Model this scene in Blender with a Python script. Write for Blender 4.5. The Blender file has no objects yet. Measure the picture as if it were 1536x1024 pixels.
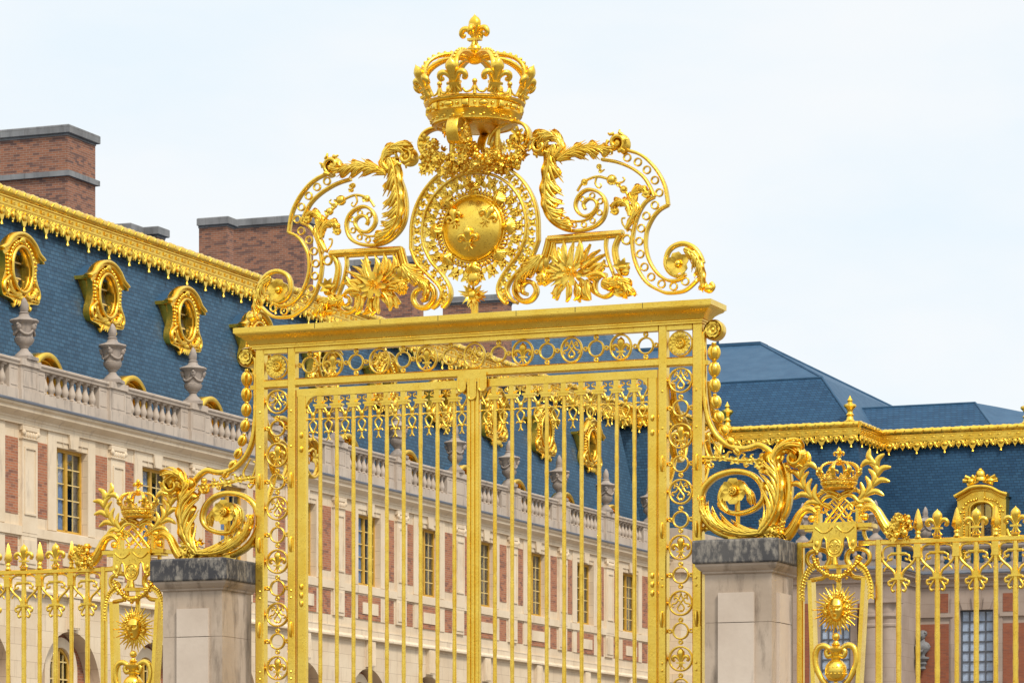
import bpy, math, random
from mathutils import Matrix, Vector
R_ = math.radians
PI = math.pi
sc = bpy.context.scene
col = sc.collection

# ---------------------------------------------------------------- camera model
F = 5380.0; TH = math.atan(2162 / F); HOR = 1297.0; EYE = 1.65
ax, ay = -math.sin(TH), math.cos(TH)
rx, ry = math.cos(TH), math.sin(TH)
DIST = 50.0
CX = -(DIST * ax + DIST * (-56 / F) * rx)
CY = -(DIST * ay + DIST * (-56 / F) * ry)
def at(x, y, Y=0.0):
    """photo pixel -> (X, Z) on the vertical plane at depth Y"""
    u = (x - 768) / F; v = (HOR - y) / F
    t = (Y - CY) / (ay + u * ry)
    return CX + t * (ax + u * rx), EYE + t * v
def path(*px):
    return [at(x, y) for x, y in px]
def smooth(pts, n=6, closed=False):
    """Catmull-Rom through points of any dimension"""
    out = []; m = len(pts)
    rng = range(m if closed else m - 1)
    for i in rng:
        if closed:
            p = [pts[(i + k - 1) % m] for k in range(4)]
        else:
            p = [pts[max(0, i - 1)], pts[i], pts[i + 1], pts[min(m - 1, i + 2)]]
        for j in range(n):
            t = j / n
            out.append(tuple(0.5 * (2 * b + (c - a) * t + (2 * a - 5 * b + 4 * c - d) * t * t + (3 * b - a - 3 * c + d) * t ** 3)
                             for a, b, c, d in zip(*p)))
    if not closed: out.append(tuple(pts[-1]))
    return out
def arc(cx, cz, r, a0, a1, n=24, rz=None):
    rz = rz or r
    return [(cx + r * math.cos(R_(a0 + (a1 - a0) * i / n)), cz + rz * math.sin(R_(a0 + (a1 - a0) * i / n))) for i in range(n + 1)]
def spiral(cx, cz, r0, r1, a0, turns, n=40):
    return [(cx + (r0 + (r1 - r0) * i / n) * math.cos(R_(a0) + turns * 2 * PI * i / n),
             cz + (r0 + (r1 - r0) * i / n) * math.sin(R_(a0) + turns * 2 * PI * i / n)) for i in range(n + 1)]

# ---------------------------------------------------------------- mesh builder
class MB:
    def __init__(s): s.v = []; s.f = []
    def add(s, o, M=None):
        b = len(s.v)
        if M is None: s.v += o.v
        else: s.v += [tuple(M @ Vector(p)) for p in o.v]
        fl = M is not None and M.determinant() < 0
        s.f += [tuple(b + i for i in (reversed(f) if fl else f)) for f in o.f]
        return s
    def quad_grid(s, rows, closed_u=False, closed_v=False, flip=False):
        b = len(s.v); nu = len(rows); nv = len(rows[0])
        for r in rows: s.v += [tuple(p) for p in r]
        for i in range(nu if closed_u else nu - 1):
            for j in range(nv if closed_v else nv - 1):
                i2 = (i + 1) % nu; j2 = (j + 1) % nv
                q = (b + i * nv + j, b + i * nv + j2, b + i2 * nv + j2, b + i2 * nv + j)
                s.f.append(q[::-1] if flip else q)
    def cap(s, idx, rev=False):
        s.f.append(tuple(reversed(idx)) if rev else tuple(idx))
    def box(s, x0, x1, y0, y1, z0, z1, c=0.0):
        b = len(s.v)
        s.v += [(x0, y0, z0), (x1, y0, z0), (x1, y1, z0), (x0, y1, z0), (x0, y0, z1), (x1, y0, z1), (x1, y1, z1), (x0, y1, z1)]
        s.f += [(b, b + 3, b + 2, b + 1), (b + 4, b + 5, b + 6, b + 7), (b, b + 1, b + 5, b + 4), (b + 1, b + 2, b + 6, b + 5),
                (b + 2, b + 3, b + 7, b + 6), (b + 3, b, b + 4, b + 7)]
        return s
    def sweep(s, secs, closed=False):
        """secs: list of rings of points (each a closed section)"""
        b = len(s.v); n = len(secs[0]); m = len(secs)
        for r in secs: s.v += [tuple(p) for p in r]
        for i in range(m if closed else m - 1):
            i2 = (i + 1) % m
            for j in range(n):
                j2 = (j + 1) % n
                s.f.append((b + i * n + j, b + i2 * n + j, b + i2 * n + j2, b + i * n + j2))
        if not closed:
            s.f.append(tuple(b + j for j in range(n)))
            s.f.append(tuple(b + (m - 1) * n + j for j in reversed(range(n))))
        return s
    def band(s, pts, w, d, y=0.0, closed=False, ch=0.28, r=False):
        """flat iron bar along a curve in the XZ plane; w across, d deep; w may be f(t)"""
        m = len(pts); secs = []
        for i, p in enumerate(pts):
            if closed: a, b = pts[i - 1], pts[(i + 1) % m]
            else: a, b = pts[max(0, i - 1)], pts[min(m - 1, i + 1)]
            tx, tz = b[0] - a[0], b[1] - a[1]; L = math.hypot(tx, tz) or 1; tx /= L; tz /= L
            nx, nz = -tz, tx
            ww = w(i / max(1, m - 1)) if callable(w) else w
            dd = d(i / max(1, m - 1)) if callable(d) else d
            h, k = ww / 2, dd / 2; c = ch * min(h, k) * 2
            if r:
                sec = [(h * math.cos(q * PI / 4 + PI / 8), k * math.sin(q * PI / 4 + PI / 8)) for q in range(8)]
            else:
                sec = [(h, k - c), (h - c, k), (-h + c, k), (-h, k - c), (-h, -k + c), (-h + c, -k), (h - c, -k), (h, -k + c)]
            secs.append([(p[0] + nx * u, y + v, p[1] + nz * u) for u, v in sec])
        return s.sweep(secs, closed)
    def tube(s, pts, r, n=8, closed=False, flat=1.0):
        n = max(n, 8); m = len(pts); secs = []; up = Vector((0, 1, 0)); prev = None
        P = [Vector(p) for p in pts]
        for i in range(m):
            if closed: T = P[(i + 1) % m] - P[i - 1]
            else: T = P[min(m - 1, i + 1)] - P[max(0, i - 1)]
            T.normalize()
            if prev is None:
                ref = up if abs(T.dot(up)) < 0.9 else Vector((1, 0, 0))
                N = (ref - T * ref.dot(T)).normalized()
            else:
                N = prev - T * prev.dot(T)
                N = N.normalized() if N.length > 1e-6 else T.orthogonal().normalized()
            prev = N; B = T.cross(N)
            rr = r(i / max(1, m - 1)) if callable(r) else r
            secs.append([P[i] + (N * math.cos(2 * PI * k / n) * flat + B * math.sin(2 * PI * k / n)) * rr for k in range(n)])
        return s.sweep(secs, closed)
    def ring(s, cx, cz, r, w, d, y=0.0, n=32, rz=None):
        pts = arc(cx, cz, r, 0, 360, n, rz)[:-1]
        return s.band(pts, w, d, y, True)
    def lathe(s, prof, cx=0, cy=0, cz=0, n=20, rib=None):
        rows = []
        for r, z in prof:
            row = []
            for k in range(n):
                a = 2 * PI * k / n
                q = r * (1 + (rib(z, a) if rib else 0))
                row.append((cx + q * math.cos(a), cy + q * math.sin(a), cz + z))
            rows.append(row)
        b = len(s.v)
        s.quad_grid(rows, False, True)
        if prof[0][0] > 1e-4: s.f.append(tuple(b + k for k in reversed(range(n))))
        e = b + (len(rows) - 1) * n
        if prof[-1][0] > 1e-4: s.f.append(tuple(e + k for k in range(n)))
        return s
    def ball(s, c, r, n=10, m=7):
        r = (r, r, r) if not isinstance(r, tuple) else r
        rows = []
        for i in range(m + 1):
            t = -PI / 2 + PI * i / m
            rows.append([(c[0] + r[0] * math.cos(t) * math.cos(2 * PI * k / n), c[1] + r[1] * math.cos(t) * math.sin(2 * PI * k / n),
                          c[2] + r[2] * math.sin(t)) for k in range(n)])
        s.quad_grid(rows, False, True); return s
    def rail(s, a, b, w, d, y=0.0, ch=0.16):
        return s.band([a, b], w, d, y, ch=ch)
    def prism(s, poly, y0, y1):
        """polygon in XZ (counter-clockwise seen from the front, -Y) pushed from y0 to y1 (y0<y1)"""
        b = len(s.v); n = len(poly)
        s.v += [(x, y0, z) for x, z in poly] + [(x, y1, z) for x, z in poly]
        s.f.append(tuple(b + i for i in range(n)))
        s.f.append(tuple(b + n + i for i in reversed(range(n))))
        for i in range(n):
            j = (i + 1) % n
            s.f.append((b + j, b + i, b + n + i, b + n + j))
        return s
    def hole_plate(s, outer, inner, y0, y1):
        """plate with a hole: outer and inner outlines with equal point counts"""
        n = len(outer); b = len(s.v)
        for y in (y0, y1):
            s.v += [(x, y, z) for x, z in outer] + [(x, y, z) for x, z in inner]
        for i in range(n):
            j = (i + 1) % n
            o0, o1, i0, i1 = b + i, b + j, b + n + i, b + n + j
            q = 2 * n
            s.f += [(o0, o1, i1, i0), (q + o1, q + o0, q + i0, q + i1), (o1, o0, q + o0, q + o1), (i0, i1, q + i1, q + i0)]
        return s
    def leaf(s, sp, wl, wr, lobes=5, y=0.0, bulge=0.05, thick=0.02, depth=0.55, curl=0.5, N=None, M=6, sweepf=0.5, ygrow=None, fingers=4, dr=None, flow=0.0, dl=None):
        """lobed acanthus leaf along a spine in XZ, modelled in relief"""
        N = N or max(24, lobes * 8); n = len(sp)
        def P(t):
            q = min(max(t, 0), 1) * (n - 1); i = min(int(q), n - 2); u = q - i
            return (sp[i][0] * (1 - u) + sp[i + 1][0] * u, sp[i][1] * (1 - u) + sp[i + 1][1] * u)
        fr = []; bk = []
        for i in range(N + 1):
            t = i / N; p = P(t); a = P(t - 0.02); b = P(t + 0.02)
            tx, tz = b[0] - a[0], b[1] - a[1]; L = math.hypot(tx, tz) or 1; tx /= L; tz /= L
            rowf = []; rowb = []
            for j in range(-M, M + 1):
                c = j / M; A = abs(c); w = (wl if c > 0 else wr)(t)
                saw = (t * lobes) % 1.0
                e = 1 - ((depth if dl is None else dl) if c > 0 else (depth if dr is None else dr)) * A * (abs(2 * saw - 1) ** 1.6)
                off = c * w * e; fw = A * A * w * sweepf * e
                yy = y - bulge * (1 - A * A) - 0.30 * bulge * math.cos(2 * PI * (saw - 0.5)) * A - curl * bulge * A ** 4 * e
                yy += 0.16 * bulge * math.cos(c * PI * 5)
                if ygrow: yy += ygrow(t)
                x = p[0] - tz * off + tx * fw; z = p[1] + tx * off + tz * fw
                rowf.append((x, yy, z)); rowb.append((x, yy + thick, z))
            fr.append(rowf); bk.append(rowb)
        s.quad_grid(fr); s.quad_grid(bk, flip=True)
        e1 = [r[0] for r in fr]; e1b = [r[0] for r in bk]; e2 = [r[-1] for r in fr]; e2b = [r[-1] for r in bk]
        s.quad_grid([e1, e1b]); s.quad_grid([e2, e2b], flip=True)
        s.quad_grid([fr[0], bk[0]], flip=True); s.quad_grid([fr[-1], bk[-1]])
        def Fr(t):
            p = P(t); a = P(t - 0.02); b = P(t + 0.02)
            tx, tz = b[0] - a[0], b[1] - a[1]; L = math.hypot(tx, tz) or 1
            return p, tx / L, tz / L
        Ls = sum(math.hypot(sp[i + 1][0] - sp[i][0], sp[i + 1][1] - sp[i][1]) for i in range(n - 1)); dt = 1.0 / lobes
        for sd in (1, -1):
            if sd < 0 and dr is not None and dr < 0.2: continue
            if sd > 0 and dl is not None and dl < 0.2: continue
            for i in range(lobes):
                for k in range(fingers):
                    u = (k + 0.5) / fingers; t0 = (i - 0.45 + 0.55 * u) * dt; te = (i + 0.10 + 0.95 * u + flow) * dt
                    if te > 1.02 or te < 0.02: continue
                    ee = 1.14 - 0.80 * abs(2 * u - 1.05) ** 1.35
                    pts = []
                    for q in range(7):
                        v = q / 6; t = max(0.0, t0 + (te - t0) * v); p, tx, tz = Fr(t); w = (wl if sd > 0 else wr)(min(1, max(0, te)))
                        c = 0.06 + 0.94 * ee * v ** 1.7; off = sd * c * w; fw = c * c * w * sweepf * 0.9
                        yy = y - bulge * (1 - min(1, c) ** 2) * 0.95 - bulge * 0.22 * math.sin(PI * v) - bulge * curl * 0.9 * v ** 5 + (ygrow(t) if ygrow else 0)
                        pts.append((p[0] - tz * off + tx * fw, yy, p[1] + tx * off + tz * fw))
                    r0 = min(0.025, 0.9 * max(0.03, w) / fingers * 0.5 + 0.003)
                    s.tube(pts, lambda q, r0=r0: r0 * (0.12 + 0.95 * math.sin(PI * (0.10 + 0.87 * q ** 0.85))), 8)
        s.tube([(sp[i][0], y - bulge * 1.08 + (ygrow(i / (n - 1)) if ygrow else 0), sp[i][1]) for i in range(0, n, max(1, n // 24))], lambda q: 0.026 - 0.018 * q, 8)
        return s
    def petal(s, c, ang, L, w, tilt=0.3, cup=0.15, tip=0.9, n=6):
        """one petal from c in the direction ang (degrees, XZ plane), leaning to -Y by tilt"""
        ca, sa = math.cos(R_(ang)), math.sin(R_(ang)); rows = []; rb = []
        for i in range(n + 1):
            t = i / n
            h = w * (math.sin(PI * min(1, t ** 0.8 * tip + 0.08))) * 0.5 + 0.004
            l = L * t; d = -tilt * L * math.sin(t * PI * 0.62)
            row = []; rw = []
            for j in (-1, -0.5, 0, 0.5, 1):
                x = ca * l - sa * h * j; z = sa * l + ca * h * j
                y = d - cup * h * (j * j) + (0.12 * h if j == 0 else 0)
                row.append((c[0] + x, c[1] + y, c[2] + z)); rw.append((c[0] + x, c[1] + y + 0.10 * w, c[2] + z))
            rows.append(row); rb.append(rw)
        s.quad_grid(rows); s.quad_grid(rb, flip=True)
        s.quad_grid([[r[0] for r in rows], [r[0] for r in rb]]); s.quad_grid([[r[-1] for r in rows], [r[-1] for r in rb]], flip=True)
        return s
    def flower(s, c, r, n=6, core=0.28, tilt=0.25, a0=90, wid=None, layers=1):
        wid = wid or 2.3 * r / n * 1.25
        for l in range(layers):
            k = 1 - 0.35 * l
            for i in range(n):
                s.petal((c[0], c[1] - 0.06 * r * l, c[2]), a0 + 360 * (i + 0.5 * l) / n, r * k, wid * k, tilt + 0.25 * l, tip=0.74)
        if core: s.ball((c[0], c[1] - 0.18 * r, c[2]), (r * core, r * core * 0.8, r * core), 10, 6)
        return s
    def build(s, name, mat, parent=None, flip=False, ang=48, smooth_=True):
        off = OFF.get(parent.name, (0, 0, 0)) if parent else (0, 0, 0)
        v = s.v; f = s.f
        if flip:
            v = [(-p[0], p[1], p[2]) for p in v]; f = [tuple(reversed(q)) for q in f]
        v = [(p[0] - off[0], p[1] - off[1], p[2] - off[2]) for p in v]
        me = bpy.data.meshes.new(name); me.from_pydata(v, [], f); me.update()
        me.materials.append(MAT[mat])
        if smooth_:
            me.polygons.foreach_set('use_smooth', [True] * len(me.polygons))
            me.set_sharp_from_angle(angle=R_(ang))
        o = bpy.data.objects.new(name, me); col.objects.link(o)
        if parent: o.parent = parent; OFF[o.name] = off
        return o
OFF = {}
def tag(o, label=None, cat=None, group=None, kind=None):
    for k, q in (('label', label), ('category', cat), ('group', group), ('kind', kind)):
        if q: o[k] = q
    return o
def thing(name, loc, label, cat, group=None, rz=0, keep=False):
    """Empty at the base; meshes given in world space unless keep (then local space)"""
    o = bpy.data.objects.new(name, None); col.objects.link(o); o.location = loc; o.rotation_euler = (0, 0, rz)
    o.empty_display_size = 0.3
    OFF[o.name] = (0, 0, 0) if keep else tuple(loc)
    return tag(o, label, cat, group)
def kids(o): return [c for c in bpy.data.objects if c.parent == o]
def copy_tree(o, parent=None, cache=None):
    if cache is None:
        cache = {}
        for c in bpy.data.objects:
            if c.parent: cache.setdefault(c.parent.name, []).append(c)
    c = o.copy(); col.objects.link(c)
    if parent: c.parent = parent
    for k in cache.get(o.name, []): copy_tree(k, c, cache)
    return c

# ---------------------------------------------------------------- materials
MAT = {}
def newmat(name):
    m = bpy.data.materials.new(name); m.use_nodes = True; MAT[name] = m
    nt = m.node_tree; return m, nt, nt.nodes['Principled BSDF']
def nd(nt, t, **kw):
    n = nt.nodes.new(t)
    for k, v in kw.items():
        if k.startswith('i_'): n.inputs[k[2:].replace('_', ' ')].default_value = v
        else: setattr(n, k, v)
    return n
def ramp(nt, fac, stops):
    r = nt.nodes.new('ShaderNodeValToRGB'); cr = r.color_ramp
    while len(cr.elements) > 1: cr.elements.remove(cr.elements[0])
    for i, (p, c) in enumerate(stops):
        e = cr.elements[0] if i == 0 else cr.elements.new(p)
        e.position = p; e.color = (*c, 1) if len(c) == 3 else c
    nt.links.new(fac, r.inputs[0]); return r.outputs[0]
def pos(nt): return nt.nodes.new('ShaderNodeNewGeometry').outputs['Position']
def noise(nt, vec, scale, detail=4, rough=0.55):
    n = nd(nt, 'ShaderNodeTexNoise', i_Scale=scale, i_Detail=detail, i_Roughness=rough)
    nt.links.new(vec, n.inputs['Vector']); return n.outputs['Fac']
def mix(nt, f, a, b, mode='MIX'):
    m = nt.nodes.new('ShaderNodeMix'); m.data_type = 'RGBA'; m.blend_type = mode
    for s, v in ((m.inputs[0], f), (m.inputs[6], a), (m.inputs[7], b)):
        if hasattr(v, 'is_linked'): nt.links.new(v, s)
        else: s.default_value = v if isinstance(v, (int, float)) else (*v, 1)
    return m.outputs[2]
def bump(nt, bs, h, strength, dist=0.02):
    b = nd(nt, 'ShaderNodeBump', i_Strength=strength, i_Distance=dist)
    nt.links.new(h, b.inputs['Height']); nt.links.new(b.outputs[0], bs.inputs['Normal'])
def mapr(nt, v, a, b):
    m = nt.nodes.new('ShaderNodeMapRange'); nt.links.new(v, m.inputs[0]); m.inputs[3].default_value = a; m.inputs[4].default_value = b
    return m.outputs[0]

def gold(name, c1, c2, r0, r1, bs_=0.25, sc_=22, gr_=0.8):
    m, nt, b = newmat(name); p = pos(nt)
    n1 = noise(nt, p, 2.3, 5); n2 = noise(nt, p, 9.0, 4); n3 = noise(nt, p, sc_, 5, 0.6)
    c = ramp(nt, n1, [(0.32, c2), (0.6, c1)])
    worn = ramp(nt, noise(nt, p, 5.5, 8, 0.72), [(0.66, (0, 0, 0)), (0.74, (1, 1, 1))])
    c = mix(nt, worn, c, (0.52, 0.20, 0.022))
    grime = ramp(nt, noise(nt, p, 38, 6, 0.7), [(0.55, (0, 0, 0)), (0.68, (gr_, gr_, gr_))])
    c = mix(nt, grime, c, (0.27, 0.105, 0.014))
    nt.links.new(c, b.inputs['Base Color']); b.inputs['Metallic'].default_value = 1
    nt.links.new(mapr(nt, n2, r0, r1), b.inputs['Roughness'])
    bump(nt, b, n3, bs_, 0.012)
gold('gold', (0.95, 0.665, 0.105), (0.87, 0.53, 0.052), 0.19, 0.40, 0.22, 22, 0.7)
gold('gold_flat', (0.95, 0.67, 0.115), (0.88, 0.56, 0.065), 0.20, 0.38, 0.26, 30, 0.38)
gold('gold_roof', (0.95, 0.655, 0.10), (0.87, 0.53, 0.055), 0.24, 0.42, 0.3, 14)

def stone(name, c1, c2, dark, dirt=0.5, stain=(0.60, 0.74), rough=0.85, joints=None, stretch=(2.2, 2.2, 0.45)):
    m, nt, b = newmat(name); p = pos(nt)
    n1 = noise(nt, p, 0.9, 6); n2 = noise(nt, p, 14, 5)
    c = ramp(nt, n1, [(0.35, c1), (0.65, c2)])
    mp = nd(nt, 'ShaderNodeMapping'); mp.inputs['Scale'].default_value = stretch; nt.links.new(p, mp.inputs[0])
    st = ramp(nt, noise(nt, mp.outputs[0], 1.6, 8, 0.68), [(stain[0], (0, 0, 0)), (stain[1], (dirt, dirt, dirt))])
    c = mix(nt, st, c, dark)
    c = mix(nt, mapr(nt, n2, 0.0, 0.30), c, tuple(q * 0.72 for q in c1))
    h = n2
    if joints:
        s = nd(nt, 'ShaderNodeSeparateXYZ'); nt.links.new(p, s.inputs[0])
        ad = nd(nt, 'ShaderNodeMath', operation='ADD'); nt.links.new(s.outputs[0], ad.inputs[0]); nt.links.new(s.outputs[1], ad.inputs[1])
        cb = nd(nt, 'ShaderNodeCombineXYZ'); nt.links.new(ad.outputs[0], cb.inputs[0]); nt.links.new(s.outputs[2], cb.inputs[1])
        bt = nd(nt, 'ShaderNodeTexBrick', i_Scale=1.0, i_Mortar_Size=0.008, i_Brick_Width=joints[0], i_Row_Height=joints[1], i_Mortar_Smooth=0.3)
        bt.inputs['Color1'].default_value = (1, 1, 1, 1); bt.inputs['Color2'].default_value = (0.88, 0.86, 0.86, 1); bt.inputs['Mortar'].default_value = (0.55, 0.5, 0.47, 1)
        nt.links.new(cb.outputs[0], bt.inputs['Vector'])
        c = mix(nt, 0.85, c, bt.outputs['Color'], 'MULTIPLY')
    nt.links.new(c, b.inputs['Base Color']); b.inputs['Roughness'].default_value = rough
    bump(nt, b, h, 0.25, 0.01)
stone('facade_stone', (0.70, 0.56, 0.385), (0.77, 0.65, 0.475), (0.38, 0.28, 0.20), 0.5, (0.55, 0.72), joints=(1.15, 0.46))
stone('trim_stone', (0.68, 0.55, 0.385), (0.77, 0.65, 0.485), (0.32, 0.245, 0.19), 0.6, (0.55, 0.72))
stone('parapet_stone', (0.46, 0.38, 0.305), (0.55, 0.465, 0.38), (0.20, 0.17, 0.15), 0.75, (0.52, 0.70))
stone('urn_stone', (0.31, 0.26, 0.22), (0.40, 0.34, 0.29), (0.12, 0.11, 0.11), 0.7, (0.5, 0.68))
stone('pier_stone', (0.55, 0.455, 0.365), (0.66, 0.565, 0.465), (0.22, 0.165, 0.12), 0.6, (0.56, 0.72))
stone('weathered_stone', (0.40, 0.315, 0.235), (0.56, 0.46, 0.36), (0.10, 0.075, 0.055), 0.8, (0.50, 0.70), stretch=(3, 3, 0.7))
stone('cap_stone', (0.045, 0.045, 0.05), (0.11, 0.105, 0.10), (0.36, 0.325, 0.27), 0.85, (0.46, 0.64), stretch=(7, 7, 3.5))
stone('grey_stone', (0.17, 0.175, 0.18), (0.27, 0.275, 0.28), (0.09, 0.09, 0.095), 0.6, (0.50, 0.68), joints=(0.95, 0.7))
stone('shaded_court_stone', (0.36, 0.285, 0.23), (0.44, 0.355, 0.295), (0.17, 0.13, 0.11), 0.55, joints=(1.4, 0.6))  # darker, dirtier stone of the court range; its shade is put into the colour

def course_vec(nt):
    p = pos(nt); s = nd(nt, 'ShaderNodeSeparateXYZ'); nt.links.new(p, s.inputs[0])
    a = nd(nt, 'ShaderNodeMath', operation='ADD'); nt.links.new(s.outputs[0], a.inputs[0]); nt.links.new(s.outputs[1], a.inputs[1])
    c = nd(nt, 'ShaderNodeCombineXYZ'); nt.links.new(a.outputs[0], c.inputs[0]); nt.links.new(s.outputs[2], c.inputs[1])
    return p, c.outputs[0]
def brick(name, c1, c2, mort, bw=0.25, rh=0.078, ms=0.013, blue=0.25, th=0.66):
    m, nt, b = newmat(name); p, v = course_vec(nt)
    bt = nd(nt, 'ShaderNodeTexBrick', i_Scale=1.0, i_Mortar_Size=ms, i_Brick_Width=bw, i_Row_Height=rh, i_Mortar_Smooth=0.2, i_Bias=-0.1)
    bt.inputs['Color1'].default_value = (*c1, 1); bt.inputs['Color2'].default_value = (*c2, 1); bt.inputs['Mortar'].default_value = (*mort, 1)
    nt.links.new(v, bt.inputs['Vector'])
    b2 = nd(nt, 'ShaderNodeTexBrick', i_Scale=1.0, i_Mortar_Size=0.0, i_Brick_Width=bw, i_Row_Height=rh)
    b2.inputs['Color1'].default_value = (0, 0, 0, 1); b2.inputs['Color2'].default_value = (1, 1, 1, 1); b2.inputs['Mortar'].default_value = (0, 0, 0, 1)
    ofs = nd(nt, 'ShaderNodeVectorMath', operation='ADD'); ofs.inputs[1].default_value = (bw * 40, rh * 26, 0); nt.links.new(v, ofs.inputs[0]); nt.links.new(ofs.outputs[0], b2.inputs['Vector'])
    spots = ramp(nt, b2.outputs['Color'], [(th, (0, 0, 0)), (th + 0.16, (blue, blue, blue))])
    c = mix(nt, spots, bt.outputs['Color'], (0.06, 0.04, 0.045))
    c = mix(nt, mapr(nt, noise(nt, p, 1.2, 5), 0, 0.18), c, (0.34, 0.17, 0.11))
    nt.links.new(c, b.inputs['Base Color']); b.inputs['Roughness'].default_value = 0.9
    bump(nt, b, bt.outputs['Fac'], -0.4, 0.012)
brick('facade_brick', (0.43, 0.155, 0.070), (0.30, 0.095, 0.046), (0.36, 0.245, 0.165), ms=0.010, blue=0.5, th=0.72)
brick('chimney_brick', (0.31, 0.115, 0.058), (0.17, 0.064, 0.040), (0.28, 0.205, 0.155), ms=0.011, blue=0.7, th=0.66)
brick('red_brick', (0.30, 0.085, 0.036), (0.22, 0.056, 0.026), (0.26, 0.13, 0.08), 0.25, 0.07, 0.007, 0.2)

def slate(name, c1, c2, rough=0.5, rows=True, rh=0.115):
    m, nt, b = newmat(name); p, v = course_vec(nt)
    n1 = noise(nt, p, 0.55, 6)
    if rows:
        bt = nd(nt, 'ShaderNodeTexBrick', i_Scale=1.0, i_Mortar_Size=0.018, i_Brick_Width=0.27, i_Row_Height=rh, i_Mortar_Smooth=0.5)
        bt.inputs['Color1'].default_value = (*c1, 1); bt.inputs['Color2'].default_value = (*c2, 1)
        bt.inputs['Mortar'].default_value = tuple(q * 0.22 for q in c2) + (1,)
        nt.links.new(v, bt.inputs['Vector']); c = bt.outputs['Color']; bump(nt, b, bt.outputs['Fac'], -0.6, 0.02)
    else:
        c = ramp(nt, noise(nt, p, 1.5, 6), [(0.35, c1), (0.65, c2)])
    c = mix(nt, mapr(nt, n1, 0.0, 0.5), c, tuple(q * 1.35 for q in c1))
    nt.links.new(c, b.inputs['Base Color'])
    nt.links.new(mapr(nt, noise(nt, p, 6, 4), rough - 0.12, rough + 0.15), b.inputs['Roughness']); b.inputs['Specular IOR Level'].default_value = 0.25
slate('slate', (0.036, 0.092, 0.155), (0.014, 0.045, 0.085), 0.6, True, 0.13)
slate('slate_far', (0.019, 0.070, 0.140), (0.007, 0.038, 0.088), 0.65, True, 0.125)
slate('lead_blue', (0.022, 0.068, 0.130), (0.042, 0.100, 0.170), 0.6, False)
slate('lead_grey', (0.12, 0.135, 0.165), (0.17, 0.185, 0.215), 0.6, False)

def plain(name, c, rough=0.6, metal=0, var=0.15):
    m, nt, b = newmat(name); p = pos(nt)
    cc = ramp(nt, noise(nt, p, 7, 5), [(0.3, tuple(q * (1 - var) for q in c)), (0.7, tuple(min(1, q * (1 + var)) for q in c))])
    nt.links.new(cc, b.inputs['Base Color']); b.inputs['Roughness'].default_value = rough; b.inputs['Metallic'].default_value = metal
plain('ochre_paint', (0.56, 0.32, 0.035), 0.5)
plain('cream_paint', (0.66, 0.50, 0.20), 0.5)
plain('grey_paint', (0.09, 0.10, 0.12), 0.5)
plain('interior', (0.025, 0.022, 0.022), 0.9)
plain('curtain', (0.26, 0.34, 0.47), 0.9)
plain('blind', (0.72, 0.78, 0.85), 0.9)
plain('paving', (0.17, 0.145, 0.12), 0.85)
plain('iron', (0.05, 0.035, 0.025), 0.6, 0.6)
m, nt, b = newmat('glass')
nt.nodes.remove(b)
tr = nd(nt, 'ShaderNodeBsdfTransparent'); tr.inputs[0].default_value = (0.88, 0.91, 0.95, 1)
gl = nd(nt, 'ShaderNodeBsdfGlossy'); gl.inputs['Roughness'].default_value = 0.04
lw = nd(nt, 'ShaderNodeLayerWeight', i_Blend=0.5); pw = nd(nt, 'ShaderNodeMath', operation='POWER'); nt.links.new(lw.outputs['Facing'], pw.inputs[0]); pw.inputs[1].default_value = 4.0
fr = nd(nt, 'ShaderNodeMapRange'); nt.links.new(pw.outputs[0], fr.inputs[0]); fr.inputs[3].default_value = 0.035; fr.inputs[4].default_value = 0.55
bm = nd(nt, 'ShaderNodeBump', i_Strength=0.12, i_Distance=0.03)
nt.links.new(noise(nt, pos(nt), 1.7, 2), bm.inputs['Height']); nt.links.new(bm.outputs[0], gl.inputs['Normal'])
mx = nd(nt, 'ShaderNodeMixShader'); nt.links.new(fr.outputs[0], mx.inputs[0]); nt.links.new(tr.outputs[0], mx.inputs[1]); nt.links.new(gl.outputs[0], mx.inputs[2])
nt.links.new(mx.outputs[0], nt.nodes['Material Output'].inputs[0])
rng = random.Random(7)
# ---------------------------------------------------------------- shared ornament shapes (local units)
def fleur_mb(cross=False):
    m = MB()
    m.lathe([(0.045, 0.34), (0.075, 0.45), (0.13, 0.60), (0.172, 0.73), (0.165, 0.82), (0.115, 0.90), (0.05, 0.955), (0.018, 0.985), (0.0, 1.02)], n=14,
            rib=lambda z, a: 0.05 * math.cos(a * 8))
    m.v = [(x, y * 0.72, z) for x, y, z in m.v]
    def side(M):
        for sx in (-1, 1):
            t = MB()
            pts = smooth([(0.03 * sx, 0, 0.33), (0.10 * sx, 0, 0.50), (0.21 * sx, -0.02, 0.615), (0.325 * sx, -0.03, 0.60), (0.375 * sx, -0.02, 0.50), (0.335 * sx, 0, 0.425), (0.275 * sx, 0.0, 0.45)], 4)
            t.tube(pts, lambda u: 0.035 + 0.045 * math.sin(PI * min(1, u * 1.1)) + 0.01 * u, 8)
            t.ball((0.30 * sx, 0, 0.455), 0.055, 8, 6)
            m.add(t, M)
            t = MB()
            t.tube(smooth([(0.04 * sx, 0, 0.31), (0.07 * sx, 0, 0.2), (0.15 * sx, 0, 0.1), (0.18 * sx, 0, 0.13)], 4), lambda u: 0.045 - 0.02 * u, 6)
            m.add(t, M)
    side(None)
    if cross: side(Matrix.Rotation(PI / 2, 4, 'Z'))
    m.tube([(0, 0, 0.32), (0, 0, 0.15), (0, 0, 0.0)], lambda u: 0.055 - 0.03 * u, 8)
    m.box(-0.185, 0.185, -0.09, 0.09, 0.295, 0.36)
    return m
FLEUR = fleur_mb(); FLEURX = fleur_mb(True)
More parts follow.
